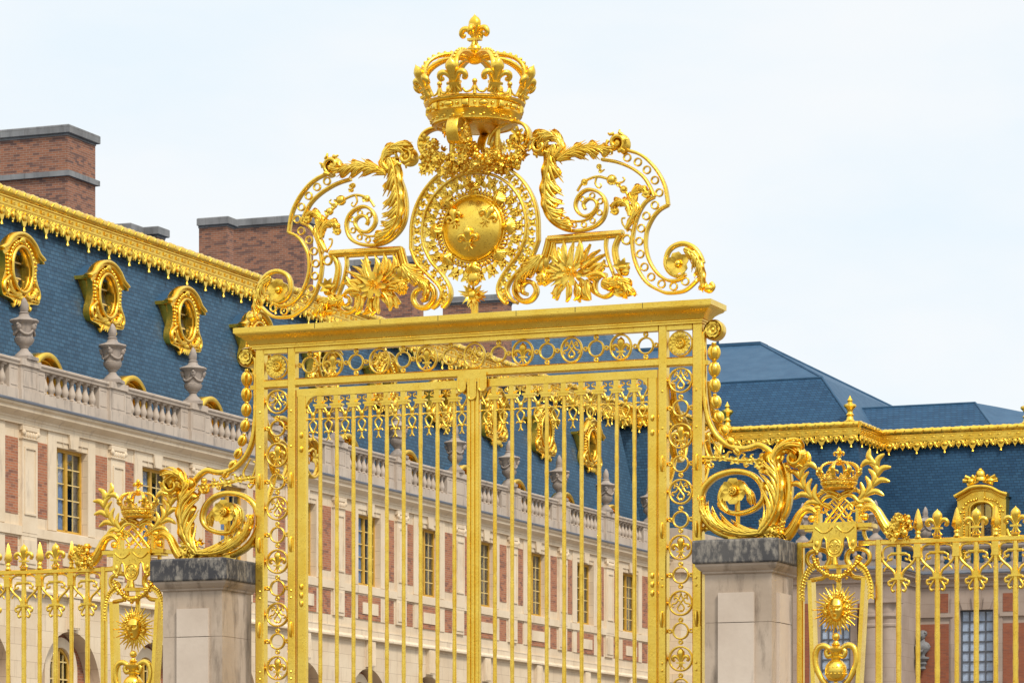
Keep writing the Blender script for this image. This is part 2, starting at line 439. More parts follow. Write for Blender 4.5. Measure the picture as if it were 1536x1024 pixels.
def fleur(mb, x, y, z, h, M=None, cross=False):
    T = Matrix.Translation((x, y, z)) @ (M or Matrix()) @ Matrix.Scale(h, 4)
    return mb.add(FLEURX if cross else FLEUR, T)
def spear_mb(h):
    m = MB()
    m.lathe([(0.038, 0), (0.046, 0.015), (0.030, 0.035), (0.030, 0.06), (0.042, 0.07), (0.042, 0.085), (0.028, 0.1)], n=10)
    m.lathe([(0.028, 0.1), (0.074, 0.155), (0.055, 0.24), (0.022, 0.36), (0.0, h)], n=4)
    return m
def cluster(mb, c, ext, n, size, rg, leaves=0.35, flowers=0.35):
    for i in range(n):
        p = [c[k] + ext[k] * rg.uniform(-1, 1) * rg.random() ** 0.4 for k in range(3)]
        s = size * rg.uniform(0.6, 1.25); q = rg.random()
        if q < leaves:
            a = rg.uniform(0, 360)
            for da in (-38, 0, 38): mb.petal(p, a + da, s * 2.2, s * 1.0, rg.uniform(0.1, 0.6), 0.2, 1.0, 4)
        elif q < leaves + flowers:
            mb.flower(p, s * 1.45, rg.choice((5, 6)), 0.3, rg.uniform(0.15, 0.5), rg.uniform(0, 90))
        else:
            mb.ball(p, (s, s, s * rg.uniform(0.9, 1.15)), 8, 6)
            mb.ball((p[0], p[1] - s * 0.7, p[2] - s * 0.5), s * 0.35, 6, 4)
def monogram(mb, cx, cz, r, y=0.0, w=0.014):
    k = r
    for s in (-1, 1):
        mb.tube([(cx + s * a * k, y - 0.006 * s, cz + b * k) for a, b in smooth([(-0.62, 0.30), (-0.50, 0.50), (-0.30, 0.42), (0.0, 0.05), (0.32, -0.42), (0.12, -0.72), (0.0, -0.62)], 4)], w, 6)
        mb.tube([(cx + s * a * k, y + 0.006 * s, cz + b * k) for a, b in smooth([(-0.02, 0.92), (0.10, 0.55), (0.42, 0.02), (0.72, -0.05), (0.80, -0.24), (0.62, -0.32)], 4)], w, 6)
        mb.tube([(cx + s * a * k, y, cz + b * k) for a, b in smooth([(0.30, 0.62), (0.48, 0.74), (0.60, 0.55), (0.45, 0.45)], 4)], w * 0.9, 6)
def crown_parts(R, n=8, lean=None):
    """royal crown, origin at the middle of its lower rim; dict of lists of meshes"""
    k = R / 0.65; out = {}
    S = Matrix.Scale(k, 4)
    b = MB()
    b.lathe([(0.0, -0.045), (0.30, -0.035), (0.47, -0.01), (0.53, 0.012), (0.545, 0.0), (0.575, 0.0), (0.60, 0.02), (0.60, 0.035), (0.625, 0.10), (0.655, 0.125), (0.665, 0.14), (0.650, 0.155), (0.640, 0.16), (0.640, 0.265), (0.655, 0.27),
             (0.695, 0.285), (0.705, 0.305), (0.695, 0.325), (0.660, 0.335), (0.60, 0.335), (0.57, 0.30), (0.56, 0.1), (0.0, 0.09)], n=56)
    for i in range(26):
        a = 2 * PI * i / 26; p3 = (0.605 * math.cos(a), 0.605 * math.sin(a), 0.07)
        b.ball(p3, (0.03, 0.03, 0.022), 8, 5)
        b.tube([(0.600 * math.cos(a + q), 0.600 * math.sin(a + q), 0.07 + 0.022 * math.sin(q * 26)) for q in (0.05, 0.09, 0.12, 0.15, 0.19)], 0.012, 6)
    for i in range(16):
        a = 2 * PI * (i + 0.5) / 16; M = Matrix.Rotation(a, 4, 'Z') @ Matrix.Translation((0.648, 0, 0.213))
        j = MB()
        if i % 2: j.ball((0, 0, 0), (0.045, 0.072, 0.046), 12, 8)
        else: j.add(MB().lathe([(0.07, -0.02), (0.07, 0.028), (0.045, 0.045), (0, 0.046)], n=4), Matrix.Rotation(PI / 2, 4, 'Y') @ Matrix.Rotation(PI / 4, 4, 'Z'))
        b.add(j, M)
        a2 = 2 * PI * i / 16
        b.ball((0.655 * math.cos(a2), 0.655 * math.sin(a2), 0.213), 0.027, 8, 6)
    out['band'] = [MB().add(b, S)]
    fl = []; ar = []; pk = []
    for i in range(n):
        a = -PI / 2 + 2 * PI * i / n
        # fleuron leaning outwards; its face looks outwards
        M = Matrix.Rotation(a + PI / 2, 4, 'Z') @ Matrix.Translation((0, -0.675, 0.315)) @ Matrix.Rotation(R_(24), 4, 'X') @ Matrix.Scale(0.52, 4)
        fl.append(MB().add(FLEUR, S @ M))
        m = MB()
        pts = smooth([(0.655, 0.36), (0.735, 0.53), (0.765, 0.70), (0.70, 0.84), (0.53, 0.945), (0.30, 0.985), (0.10, 0.96)], 5)
        m.band(pts, 0.055, lambda t: 0.17 - 0.07 * t)
        for t in range(4, len(pts) - 4, 2):
            p = pts[t]; q = pts[t + 1]; dx, dz = q[0] - p[0], q[1] - p[1]; L = math.hypot(dx, dz)
            m.ball((p[0] + dz / L * 0.028, 0, p[1] - dx / L * 0.028), (0.026, 0.03, 0.026), 7, 5)
        ar.append(MB().add(m, S @ Matrix.Rotation(a, 4, 'Z')))
        p_ = MB()
        p_.lathe([(0.03, 0.33), (0.022, 0.40), (0.018, 0.45), (0.032, 0.46), (0.018, 0.475)], n=8); p_.ball((0, 0, 0.505), 0.038, 9, 6)
        for sx in (-1, 1):
            p_.tube(smooth([(sx * 0.015, 0, 0.44), (sx * 0.05, 0, 0.38), (sx * 0.12, 0, 0.36), (sx * 0.17, 0, 0.41)], 4), 0.017, 6)
        pk.append(MB().add(p_, S @ Matrix.Rotation(a + PI / n + PI / 2, 4, 'Z') @ Matrix.Translation((0, -0.685, -0.01))))
    out['fleur_de_lis'] = fl; out['arch'] = ar; out['pearl_spike'] = pk
    h = MB(); h.lathe([(0.05, 0.88), (0.13, 0.92), (0.15, 0.95), (0.10, 0.99), (0.085, 1.03), (0.13, 1.05), (0.135, 1.075), (0.09, 1.09), (0.08, 1.12)], n=16)
    fleur(h, 0, 0, 1.05, 0.52, cross=True)
    out['finial'] = [MB().add(h, S)]
    return out
def scatter_px(lst, y=0.0): return [(at(a, b)[0], y, at(a, b)[1]) for a, b in lst]

def rolled(m, cx, cz, rr, a0, turns, half):
    """rolled leaf tip: ribbed scroll whose rim breaks into curled points"""
    for k in range(-4, 5):
        y = half * k / 4.5; q = rr * (1 - 0.28 * (k / 4.5) ** 2)
        pts = [(a, y - 0.01, b) for a, b in spiral(cx, cz, q, q * 0.30, a0, turns, 22)]
        m.tube(pts, lambda t: 0.030 * (0.55 + 0.45 * math.sin(PI * (0.1 + 0.85 * t))), 8)
        e = pts[0]; a = R_(a0)
    m.ball((cx, -0.01, cz), (rr * 0.55, half * 0.95, rr * 0.55), 12, 8)
    for k in range(7):
        a = a0 + turns * 360 * k / 7; p = (cx + rr * 0.86 * math.cos(R_(a)), -half * 0.9, cz + rr * 0.86 * math.sin(R_(a)))
        m.tube([p, (p[0] - 0.05 * math.sin(R_(a)), p[1] - 0.03, p[2] + 0.05 * math.cos(R_(a))), (p[0] - 0.07 * math.sin(R_(a)) + 0.03 * math.cos(R_(a)), p[1] - 0.01, p[2] + 0.07 * math.cos(R_(a)) + 0.03 * math.sin(R_(a)))], lambda t: 0.028 - 0.014 * t, 8)
# ================================================================ GATE PORTAL
portal = thing('gate_portal', (0, 0, 0), 'tall gilded wrought iron gate portal with a crown and medallion over its heavy cornice', 'gate portal')
GOLD = 'gold'; FLAT = 'gold_flat'
for s in (-1, 1):
    for x0, x1, nm in ((2.735, 2.855, 'post'), (3.225, 3.365, 'post')):
        m = MB().rail(((x0 + x1) / 2, 0.0), ((x0 + x1) / 2, 8.999), x1 - x0, 0.15, ch=0.12)
        for zz in (7.12, 6.21, 5.0, 3.6):
            m.ball(((x0 + x1) / 2, -0.085, zz), (0.032, 0.045, 0.115), 10, 8); m.box(x0 + 0.02, x1 - 0.02, -0.09, -0.07, zz - 0.10, zz + 0.10)
        for zz in (8.1, 7.6, 5.55, 5.45, 4.4, 4.3):
            m.ball((x0 + 0.06, -0.078, zz), (0.018, 0.014, 0.018), 7, 5)
        m.build(nm, FLAT, portal, flip=s < 0, ang=34)
    MB().rail((2.84, 8.503), (3.24, 8.503), 0.125, 0.13).build('cross_rail', FLAT, portal, ang=30, flip=s < 0)
    MB().box(2.857, 3.223, -0.065, 0.065, 8.935, 8.998).build('cross_rail', FLAT, portal, flip=s < 0)
MB().box(-2.733, 2.733, -0.07, 0.07, 8.935, 8.999).build('frieze_rail', FLAT, portal)
MB().rail((-2.75, 8.507), (2.75, 8.507), 0.116, 0.14).build('frieze_rail', FLAT, portal, ang=30)
# cornice: stacked mitred profile
m = MB(); prof = [(0.0, 9.0), (0.025, 9.0), (0.025, 9.022), (0.045, 9.03), (0.045, 9.045), (0.062, 9.055), (0.075, 9.085), (0.10, 9.12), (0.145, 9.155), (0.19, 9.18), (0.205, 9.20),
                   (0.205, 9.21), (0.225, 9.21), (0.225, 9.285), (0.20, 9.29)]
secs = [[(-3.36 - o, -0.105 - o, z), (3.36 + o, -0.105 - o, z), (3.36 + o, 0.105 + o, z), (-3.36 - o, 0.105 + o, z)] for o, z in prof]
m.sweep(secs); co_ = m.build('cornice', FLAT, portal, ang=25)
for x in (-2.31, -0.42, 1.62): MB().box(x, x + 0.008, -0.3325, -0.32, 9.212, 9.284).build('seam', 'iron', co_)
for x in (-1.3, 0.75, 2.6): MB().box(x, x + 0.007, -0.3325, -0.32, 9.212, 9.284).build('seam', 'iron', co_)

# frieze rings
def links(mb, cx, cz, r, R2, y=0):
    for dx, dz in ((1, 0), (-1, 0), (0, 1), (0, -1)):
        mb.ring(cx + dx * (r + R2), cz + dz * (r + R2), R2 - 0.011, 0.024, 0.045, y, 14)
        mb.ball((cx + dx * (r + R2), y - 0.0, cz + dz * (r + R2)), (0.001, 0.001, 0.001), 3, 2) if False else None
for k in range(-7, 8):
    cx = k * 0.362; cz = 8.75
    m = MB()
    if k % 2 == 0:
        m.ring(cx, cz, 0.150, 0.026, 0.06, 0, 36, rz=0.17)
        for q in (-1, 1): m.ball((cx, 0, cz + q * 0.185), (0.025, 0.03, 0.014), 8, 5)
        rg_ = m.build('ring', GOLD, portal)
        if k % 4: fleur(MB(), cx, 0, cz - 0.165, 0.31).build('fleur_de_lis', GOLD, rg_)
        else:
            d = MB(); monogram(d, cx, cz, 0.145); d.build('monogram', GOLD, rg_)
    else:
        m.ring(cx, cz, 0.108, 0.024, 0.055, 0, 28); links(m, cx, cz, 0.118, 0.035)
        m.build('link_ring', GOLD, portal)
# post ornaments
for s in (-1, 1):
    m = MB(); m.ring(3.04, 8.75, 0.165, 0.024, 0.06, 0, 36)
    ro = m.build('ring', GOLD, portal, flip=s < 0)
    d = MB(); d.flower((3.04, -0.01, 8.75), 0.150, 14, 0.0, 0.22, wid=0.075); d.ring(3.04, 8.75, 0.055, 0.02, 0.07, -0.03, 16)
    d.flower((3.04, -0.045, 8.75), 0.05, 6, 0.4, 0.2); d.build('rosette', GOLD, ro, flip=s < 0)
    z = 8.252; i = 0
    while z > 0.3:
        m = MB()
        if i % 2 == 0:
            m.ring(3.04, z, 0.163, 0.026, 0.06, 0, 36)
            for q in (-1, 1): m.ball((3.04 + q * 0.178, 0, z), (0.016, 0.03, 0.028), 8, 5)
            ro = m.build('ring', GOLD, portal, flip=s < 0); d = MB()
            if i % 4 == 0: monogram(d, 3.04, z, 0.155, w=0.013); d.build('monogram', GOLD, ro, flip=s < 0)
            else: fleur(d, 3.04, 0, z - 0.158, 0.31); d.build('fleur_de_lis', GOLD, ro, flip=s < 0)
        else:
            m.ring(3.04, z, 0.108, 0.024, 0.055, 0, 28); links(m, 3.04, z, 0.118, 0.034)
            m.build('link_ring', GOLD, portal, flip=s < 0)
        z -= 0.379; i += 1
# ------------------------------------------------ crest: pierced C-scrolls
for s in (-1, 1):
    sc_mb = MB(); bw = 0.042; bd = 0.10
    up_out = smooth(path((938, 225), (950, 228), (958, 231), (968, 237), (977.5, 246), (985, 255), (991.6, 265.6), (996, 275), (999.5, 287), (1002.5, 307.7)), 5)
    lo_in = smooth(path((1002.5, 307.7), (996, 311), (989.8, 315), (983, 322), (977.5, 330.6), (973, 340), (970, 350), (969, 368), (972.3, 385.5), (979.5, 401), (990, 413.6), (1002.6, 420.6), (1016, 420.5), (1027, 415)), 5)
    up_in = smooth(path((903, 239.5), (923, 242.7), (940.6, 249), (954.7, 256.8), (967, 267.3), (975.7, 281.4), (981.5, 295.5)), 5)
    lo_out = smooth(path((981.5, 295.5), (969, 303), (959, 318.7), (952.5, 338), (949, 359), (949.3, 373), (952.5, 390.7), (960.4, 410), (972.7, 426), (990.3, 436), (1002, 439.5), (1023.7, 437.3), (1036, 430), (1048, 418)), 5)
    for c in (up_out, lo_in, up_in, lo_out): sc_mb.band(c, bw, bd)
    vol = smooth(path((1029, 411), (1018, 414.5), (1008, 411.5), (1001, 403), (999, 392.5), (1002.6, 378), (1012, 369), (1025.5, 365.5), (1039.5, 370.5), (1049, 382), (1054, 395)), 5)
    sc_mb.band(vol, lambda t: 0.045 + 0.03 * t, bd)
    scr = sc_mb.build('pierced_scroll', GOLD, portal, flip=s < 0)
    for x, y in ((941, 236.6), (957, 243.3), (970.5, 255), (982.4, 270.5), (989, 289), (982.4, 308), (969.6, 324), (962, 342.5), (959, 362), (960.5, 381), (966.6, 400.4), (976.8, 415.4), (992.4, 426), (1010.5, 429.5), (1028, 422)):
        cx, cz = at(x, y); MB().ring(cx, cz, 0.050, 0.02, 0.05, 0, 16).build('ring', GOLD, scr, flip=s < 0)
    # flower and leaf in the lower volute
    m = MB(); cx, cz = at(1018.5, 396); m.flower((cx, -0.03, cz), 0.155, 5, 0.3, 0.2, 100, 0.16)
    m.build('flower', GOLD, scr, flip=s < 0)
    m = MB()
    m.leaf(smooth(path((1030, 374), (1046, 384), (1054, 402), (1056, 420), (1052, 436)), 6), lambda t: 0.045, lambda t: 0.12 * math.sin(PI * min(1, t + 0.12)) + 0.03, 5, -0.02, 0.06, depth=0.75, flow=0.3, dl=0.05)
    m.tube(scatter_px(smooth([(1050, 412), (1057, 428), (1064, 436), (1070, 430), (1066, 424)], 4)), lambda t: 0.05 - 0.02 * t, 8)
    m.ball((*at(1063, 433)[:1], -0.02, at(1063, 433)[1]), (0.07, 0.06, 0.06), 10, 7)
    m.build('acanthus_leaf', GOLD, scr, flip=s < 0)
    # big S-leaf and its pierced volute
    vb = MB()
    out = smooth(path((834, 217), (833, 226), (829, 240), (824, 255), (818.5, 272.6), (815.8, 295), (818.5, 316.5), (828, 332), (844, 343), (861.5, 346.6), (879, 344.6), (895, 338), (905.4, 327), (909.7, 309.5), (905.4, 295.4), (895, 287), (881, 285), (869, 293.5), (863.5, 307), (867, 318), (877, 324.6), (888.5, 320.5), (896, 309.5), (892.5, 301), (883, 298.5), (875.5, 306), (878, 314)), 5)
    vb.band(out, lambda t: 0.05 - 0.012 * t, lambda t: 0.12 - 0.03 * t)
    inn = smooth(path((838, 316), (852, 329), (868, 332.3), (884, 327.5), (895, 316)), 5)
    vb.band(inn, 0.026, 0.07)
    vo = vb.build('volute', GOLD, portal, flip=s < 0)
    for x, y in ((861, 337.5), (876, 337), (889, 331), (899.5, 319), (900.5, 302), (888.5, 293.5), (874, 299)):
        cx, cz = at(x, y); MB().ring(cx, cz, 0.036, 0.018, 0.045, 0, 12).build('ring', GOLD, vo, flip=s < 0)
    m = MB()
    sp = smooth(path((835, 220), (829, 240), (826, 262), (823, 285), (824, 305), (830, 322), (843, 336), (862, 343)), 6)
    m.leaf(sp, lambda t: 0.06 + 0.19 * math.sin(PI * min(1, 0.06 + t * 0.92)) ** 0.9, lambda t: 0.09 * (1 - 0.5 * t) + 0.02, 6, -0.05, 0.09, depth=0.80, dr=0.05, sweepf=0.15, flow=0.3)
    m.leaf(smooth(path((842, 243), (858, 232), (880, 225), (900, 223.5), (918, 224), (932, 218)), 6), lambda t: 0.11 * math.sin(PI * min(1, t * 0.95 + 0.12)), lambda t: 0.17 * math.sin(PI * (1 - t) * 0.9 + 0.1), 5, -0.06, 0.08, depth=0.78, sweepf=0.3, flow=0.3)
    m.leaf(smooth(path((838, 238), (846, 226), (843, 213), (833, 206), (820, 206), (808, 213)), 6), lambda t: 0.07 + 0.05 * t, lambda t: 0.06 + 0.07 * t, 3, -0.06, 0.09)
    # curled leaf tips
    for (bx, by, rr, a0, tn) in ((813, 221, 0.145, 60, 1.15), (929, 216, 0.150, -70, 1.15)):
        cx, cz = at(bx, by); rolled(m, cx, cz, rr, a0, tn, 0.13)
    m.build('acanthus_leaf', GOLD, vo, flip=s < 0)
    # flowering tendril inside the scroll
    m = MB()
    tp = smooth([(866, 287), (873, 276), (885, 268), (898, 265), (912, 268.5), (922, 272), (930, 280), (938, 287), (944, 296)], 4)
    m.tube(scatter_px(tp), 0.02, 6)
    for x, y, r in ((877, 273.5, 0.05), (918, 270, 0.075), (936, 284.5, 0.055), (928, 277, 0.035), (899, 250, 0.04), (901, 257, 0.03)):
        cx, cz = at(x, y); m.ball((cx, -0.01, cz), (r, r, r), 9, 6); m.flower((cx + r * 0.4, -0.03, cz - r * 0.3), r * 0.9, 5, 0.2, 0.5)
    for pts in ([(895, 266), (893, 275), (898, 282), (902, 279), (900, 275)], [(926, 275), (934, 273), (937, 269), (934, 266)], [(900, 249), (901, 258), (907, 254)]):
        m.tube(scatter_px(smooth(pts, 4)), lambda t: 0.018 - 0.008 * t, 6)
    lf = lambda t: 0.055 * math.sin(PI * min(1, 0.15 + 0.85 * t)) + 0.012
    m.leaf(smooth(path((941, 345), (948, 332), (953, 318), (952, 303), (951, 293), (958, 285), (966, 283), (971, 288)), 5), lambda t: 0.03 + 0.055 * math.sin(PI * t), lambda t: 0.03 + 0.06 * math.sin(PI * t), 5, -0.02, 0.05)
    m.leaf(smooth(path((947, 325), (944, 310), (935, 304), (925, 306), (921, 313)), 5), lambda t: 0.03 + 0.05 * math.sin(PI * t), lambda t: 0.03 + 0.05 * math.sin(PI * t), 4, -0.03, 0.05)
    for x, y, r in ((971, 291, 0.065), (923.5, 317, 0.06)):
        cx, cz = at(x, y); m.ball((cx, -0.02, cz), r, 9, 6); m.flower((cx, -0.05, cz), r, 6, 0, 0.4)
    m.tube(scatter_px(smooth([(941, 345), (934, 336), (933, 328), (938, 327)], 4)), 0.014, 6)
    m.tube(scatter_px(smooth([(940, 347), (946, 344), (947, 348)], 4)), 0.014, 6)
    m.build('tendril', GOLD, portal, flip=s < 0)
    # trophy frame with the lily spray
    m = MB()
    def loft_frame(pts, w, d, y=0):
        m.band(pts, w, d, y); m.band(pts, (lambda t: w(t) * 0.45) if callable(w) else w * 0.45, d * 0.5, y - d * 0.42, r=True)
    loft_frame(path((823, 359.5), (877, 355), (935, 350.5)), 0.10, 0.14)
    loft_frame(smooth(path((824.5, 358), (821, 372), (816, 387), (806, 400), (792, 410), (779, 420), (773, 432), (776, 445), (786, 452), (798, 449), (805, 437), (801, 426), (791, 422.5), (783.5, 430), (785, 439), (791, 441)), 5), lambda t: 0.095 - 0.045 * t, 0.12)
    m.band(smooth(path((830, 364), (827, 378), (822, 391), (812, 404)), 5), 0.03, 0.10)
    m.band(path((831, 364.5), (912, 358)), 0.022, 0.09)
    m.band(smooth(path((910, 358), (909, 370), (912, 387), (917, 402), (922, 416), (918, 428), (910, 433), (904.5, 429), (906, 421), (912, 420)), 5), 0.035, 0.11)
    m.band(smooth(path((930, 353), (923, 368), (922, 381), (926, 400), (931, 412), (926, 426), (918, 440), (906, 445.5), (895, 439), (893, 425), (899, 414), (910, 412)), 5), 0.05, 0.12)
    m.band(smooth(path((935, 350), (928, 362), (925, 374), (927, 388), (931, 400)), 5), 0.03, 0.09)
    m.ring(*at(940, 359.5), 0.062, 0.026, 0.06, 0, 18)
    fm = m.build('trophy_frame', GOLD, portal, flip=s < 0)
    m = MB(); rg = random.Random(11)
    cx, cz = at(860, 411)
    m.flower((cx, -0.15, cz), 0.19, 7, 0.10, 0.10, 84, 0.085)
    for i in range(8): m.tube([(cx, -0.18, cz), (cx + 0.07 * math.cos(i), -0.26, cz + 0.07 * math.sin(i))], lambda t: 0.006 + 0.006 * t, 6)
    def blade(x0, y0, x1, y1, w, y, bend):
        a, b = at(x0, y0), at(x1, y1); dx, dz = b[0] - a[0], b[1] - a[1]
        pts = [(a[0] + dx * t - dz * bend * math.sin(PI * t), a[1] + dz * t + dx * bend * math.sin(PI * t)) for t in [q / 10 for q in range(11)]]
        m.leaf(pts, lambda t: w * math.sin(PI * min(1, 0.12 + 0.86 * t)) ** 0.8 + 0.004, lambda t: w * math.sin(PI * min(1, 0.12 + 0.86 * t)) ** 0.8 + 0.004, 1, y, 0.03, depth=0.0, curl=0.1, N=14, M=3, sweepf=0, fingers=0)
    for x0, y0, x1, y1 in ((846, 404, 834, 366), (850, 402, 848, 362), (858, 400, 862, 364), (866, 402, 874, 362), (874, 404, 886, 366), (880, 408, 900, 374), (886, 412, 908, 390), (840, 408, 826, 384), (872, 398, 868, 372), (852, 398, 840, 372),
                           (884, 416, 908, 402), (886, 418, 906, 412), (842, 420, 826, 440), (848, 424, 838, 452), (856, 426, 854, 455), (864, 426, 870, 454), (872, 424, 884, 450), (880, 420, 896, 444), (838, 414, 824, 424), (846, 428, 830, 448), (868, 428, 864, 452), (884, 424, 890, 452)):
        blade(x0, y0, x1, y1, rg.uniform(0.035, 0.06), rg.uniform(-0.12, 0.03), rg.uniform(-0.22, 0.22))
    for i in range(14):
        a = 25.7 * i + 10; m.petal((cx + 0.10 * math.cos(R_(a)), -0.09, cz + 0.10 * math.sin(R_(a))), a + rg.uniform(-14, 14), rg.uniform(0.2, 0.33), 0.055, rg.uniform(-0.05, 0.2), 0.2, 1.0)
    for x0, y0, x1, y1 in ((846, 408, 812, 398), (844, 414, 810, 414), (880, 410, 914, 400), (884, 416, 914, 420), (876, 404, 910, 380), (850, 418, 818, 430)): blade(x0, y0, x1, y1, 0.035, rg.uniform(-0.1, 0.02), rg.uniform(-0.2, 0.2))
    c2 = at(818, 419); m.ball((c2[0], -0.10, c2[1]), (0.085, 0.08, 0.10), 12, 8)
    for i in range(40):
        a, b = rg.uniform(0, 6.28), rg.uniform(-1.2, 0.4)
        m.ball((c2[0] + 0.085 * math.cos(a) * math.cos(b), -0.10 - abs(0.08 * math.sin(a) * math.cos(b)), c2[1] + 0.10 * math.sin(b)), 0.018, 6, 4)
    m.flower((c2[0] + 0.05, -0.04, c2[1] + 0.12), 0.16, 7, 0, 0.3)
    m.build('lily_spray', GOLD, portal, flip=s < 0)
    m = MB()
    m.leaf(smooth(path((816, 386), (806, 398), (796, 406), (786, 415), (780, 427), (784, 440)), 6), lambda t: 0.15 * (1 - t) + 0.035, lambda t: 0.15 * (1 - t) + 0.03, 4, -0.06, 0.07, depth=0.75, flow=0.8)
    m.build('scroll_leaf', GOLD, portal, flip=s < 0); m = MB()
    m.leaf(smooth(path((910, 425), (922, 428), (934, 424), (944, 432), (948, 445)), 6), lambda t: 0.11, lambda t: 0.10, 4, -0.06, 0.08)
    p = at(936, 402); m.ball((p[0], -0.02, p[1]), (0.10, 0.08, 0.055), 12, 7); m.ball((p[0] + 0.03, -0.03, p[1] - 0.06), (0.06, 0.06, 0.06), 8, 6)
    for a in (20, 70, 120, 170, -30): m.petal((p[0], -0.05, p[1]), a, 0.13, 0.07, 0.4)
    p = at(938, 440); m.ball((p[0], -0.02, p[1]), (0.14, 0.09, 0.055), 12, 7)
    for a in range(0, 180, 25): m.petal((p[0], -0.04, p[1] - 0.02), a, 0.15, 0.08, 0.35)
    m.build('shell_cluster', GOLD, portal, flip=s < 0)

# ------------------------------------------------ medallion
MZ = 10.507
m = MB(); prof = [(0.0, 0.165), (0.12, 0.156), (0.24, 0.127), (0.34, 0.08), (0.395, 0.035), (0.41, 0.025), (0.43, 0.05), (0.45, 0.035), (0.455, 0.0), (0.44, -0.06), (0.0, -0.06)]
RX = Matrix.Translation((0, -0.05, MZ)) @ Matrix.Rotation(PI / 2, 4, 'X')
m.add(MB().lathe([(r, z) for r, z in reversed(prof)], n=56), RX)
med = m.build('medallion', GOLD, portal)
for fx, fz, h, rot in ((0, -0.34, 0.35, 0), (-0.20, -0.01, 0.33, 16), (0.20, -0.01, 0.33, -26)):
    yv = -0.05 - 0.178 + 0.45 * ((fx) ** 2 + (fz + h / 2) ** 2)
    M = Matrix.Rotation(R_(-rot), 4, 'Y') @ Matrix.Rotation(R_(10 if fx == 0 else -8), 4, 'X') @ Matrix.Rotation(R_(22) * (1 if fx > 0 else -1 if fx < 0 else 0), 4, 'Z')
    fleur(MB(), fx, yv, fz + MZ, h, M).build('fleur_de_lis', GOLD, med)
for i in range(8):
    a = R_(90 + 45 * i); cx, cz = 0.515 * math.cos(a), MZ + 0.515 * math.sin(a); m = MB()
    for j in range(-4, 5):
        m.tube([(cx - 0.06 * math.cos(a), -0.05, cz - 0.06 * math.sin(a)), (cx + 0.03 * math.cos(a + j * 0.22), -0.13, cz + 0.03 * math.sin(a + j * 0.22)),
                (cx + 0.112 * math.cos(a + j * 0.28), -0.06, cz + 0.112 * math.sin(a + j * 0.25))], lambda t: 0.014 + 0.013 * t, 6)
    m.ball((cx, -0.03, cz), (0.085, 0.07, 0.085), 10, 6)
    m.build('scallop_shell', GOLD, med)
m = MB(); rop = []
for ph in (0, PI):
    rop = [((0.515 + 0.032 * math.cos(30 * u + ph)) * math.cos(u), -0.04 + 0.035 * math.sin(30 * u + ph), MZ + (0.515 + 0.032 * math.cos(30 * u + ph)) * math.sin(u)) for u in [2 * PI * q / 360 for q in range(360)]]
    m.tube(rop, 0.014, 5, True)
for q in range(48):
    u = 2 * PI * q / 48; m.tube([(0.465 * math.cos(u), -0.03, MZ + 0.465 * math.sin(u)), (0.585 * math.cos(u + 0.08), -0.03, MZ + 0.585 * math.sin(u + 0.08))], 0.012, 5)
m.ring(0, MZ, 0.468, 0.03, 0.07, -0.03, 64)
for q in range(44):
    u = 2 * PI * q / 44
    m.ball((0.735 * math.cos(u), -0.02, MZ + 0.735 * math.sin(u)), 0.026, 8, 6) if -2.4 < (u + PI) % (2 * PI) - PI < 4 and math.sin(u) > -0.75 else None
    m.petal((0.575 * math.cos(u), -0.06, MZ + 0.575 * math.sin(u)), math.degrees(u), 0.09, 0.06, 0.2, n=4)
m.build('rope_collar', GOLD, med)
rg = random.Random(5)
for i in range(22):
    a = 2 * PI * (i + 0.5) / 22 + PI / 2; cx, cz = 0.665 * math.cos(a), MZ + 0.665 * math.sin(a); m = MB()
    M = Matrix.Translation((cx, -0.03, cz)) @ Matrix.Rotation(-a, 4, 'Y')
    q = MB()
    for u in (-1, 0, 1):
        for v in (-1, 0, 1):
            q.ball((u * 0.042, -0.01 * ((u + v) % 2), v * 0.042), (0.024, 0.03, 0.024), 7, 5)
    for u in (45, 135, 225, 315): q.petal((0, -0.01, 0), u, 0.115, 0.06, 0.15, n=4)
    q.tube([(-0.09, 0, 0), (0.09, 0, 0)], 0.011, 5); q.flower((0, -0.03, 0), 0.045, 5, 0.3, 0.3)
    m.add(q, M); m.build('collar_link', GOLD, med)
m = MB(); m.ball((0, -0.05, at(712, 417)[1]), (0.085, 0.05, 0.105), 14, 9); m.ring(0, at(712, 417)[1], 0.09, 0.02, 0.06, -0.04, 22, rz=0.11)
c = at(712, 444)
for i in range(60):
    a = rg.uniform(0, 360); m.petal((0, -0.05, c[1]), a, rg.uniform(0.12, 0.19), 0.04, rg.uniform(-0.6, 0.9), 0.1, 1.0, 4)
m.ball((0, -0.05, c[1]), 0.09, 10, 7); m.tube([(0, 0, c[1]), (0, 0, 9.28)], 0.055, 8); m.box(-0.10, 0.10, -0.08, 0.08, 9.28, 9.315)
m.build('pendant_star', GOLD, med)
m = MB()
outer_r = arc(0, MZ, 0.955, 90, 2, 24) + smooth(path((808, 360), (803, 374), (796, 388), (787, 398), (776, 410), (765, 423), (761, 436), (767.5, 449), (776, 454.5)), 5)
inner_r = arc(0, MZ, 0.785, 90, -8, 24) + smooth(path((787.5, 361.5), (777, 384), (761.5, 403.7), (751, 421), (747.5, 434), (750.6, 446), (759, 455.5)), 5)
for s in (1, -1):
    for c in (outer_r, inner_r): m.band([(s * p[0], p[1]) for p in c], 0.040, 0.12)
mf = m.build('medallion_frame', GOLD, portal)
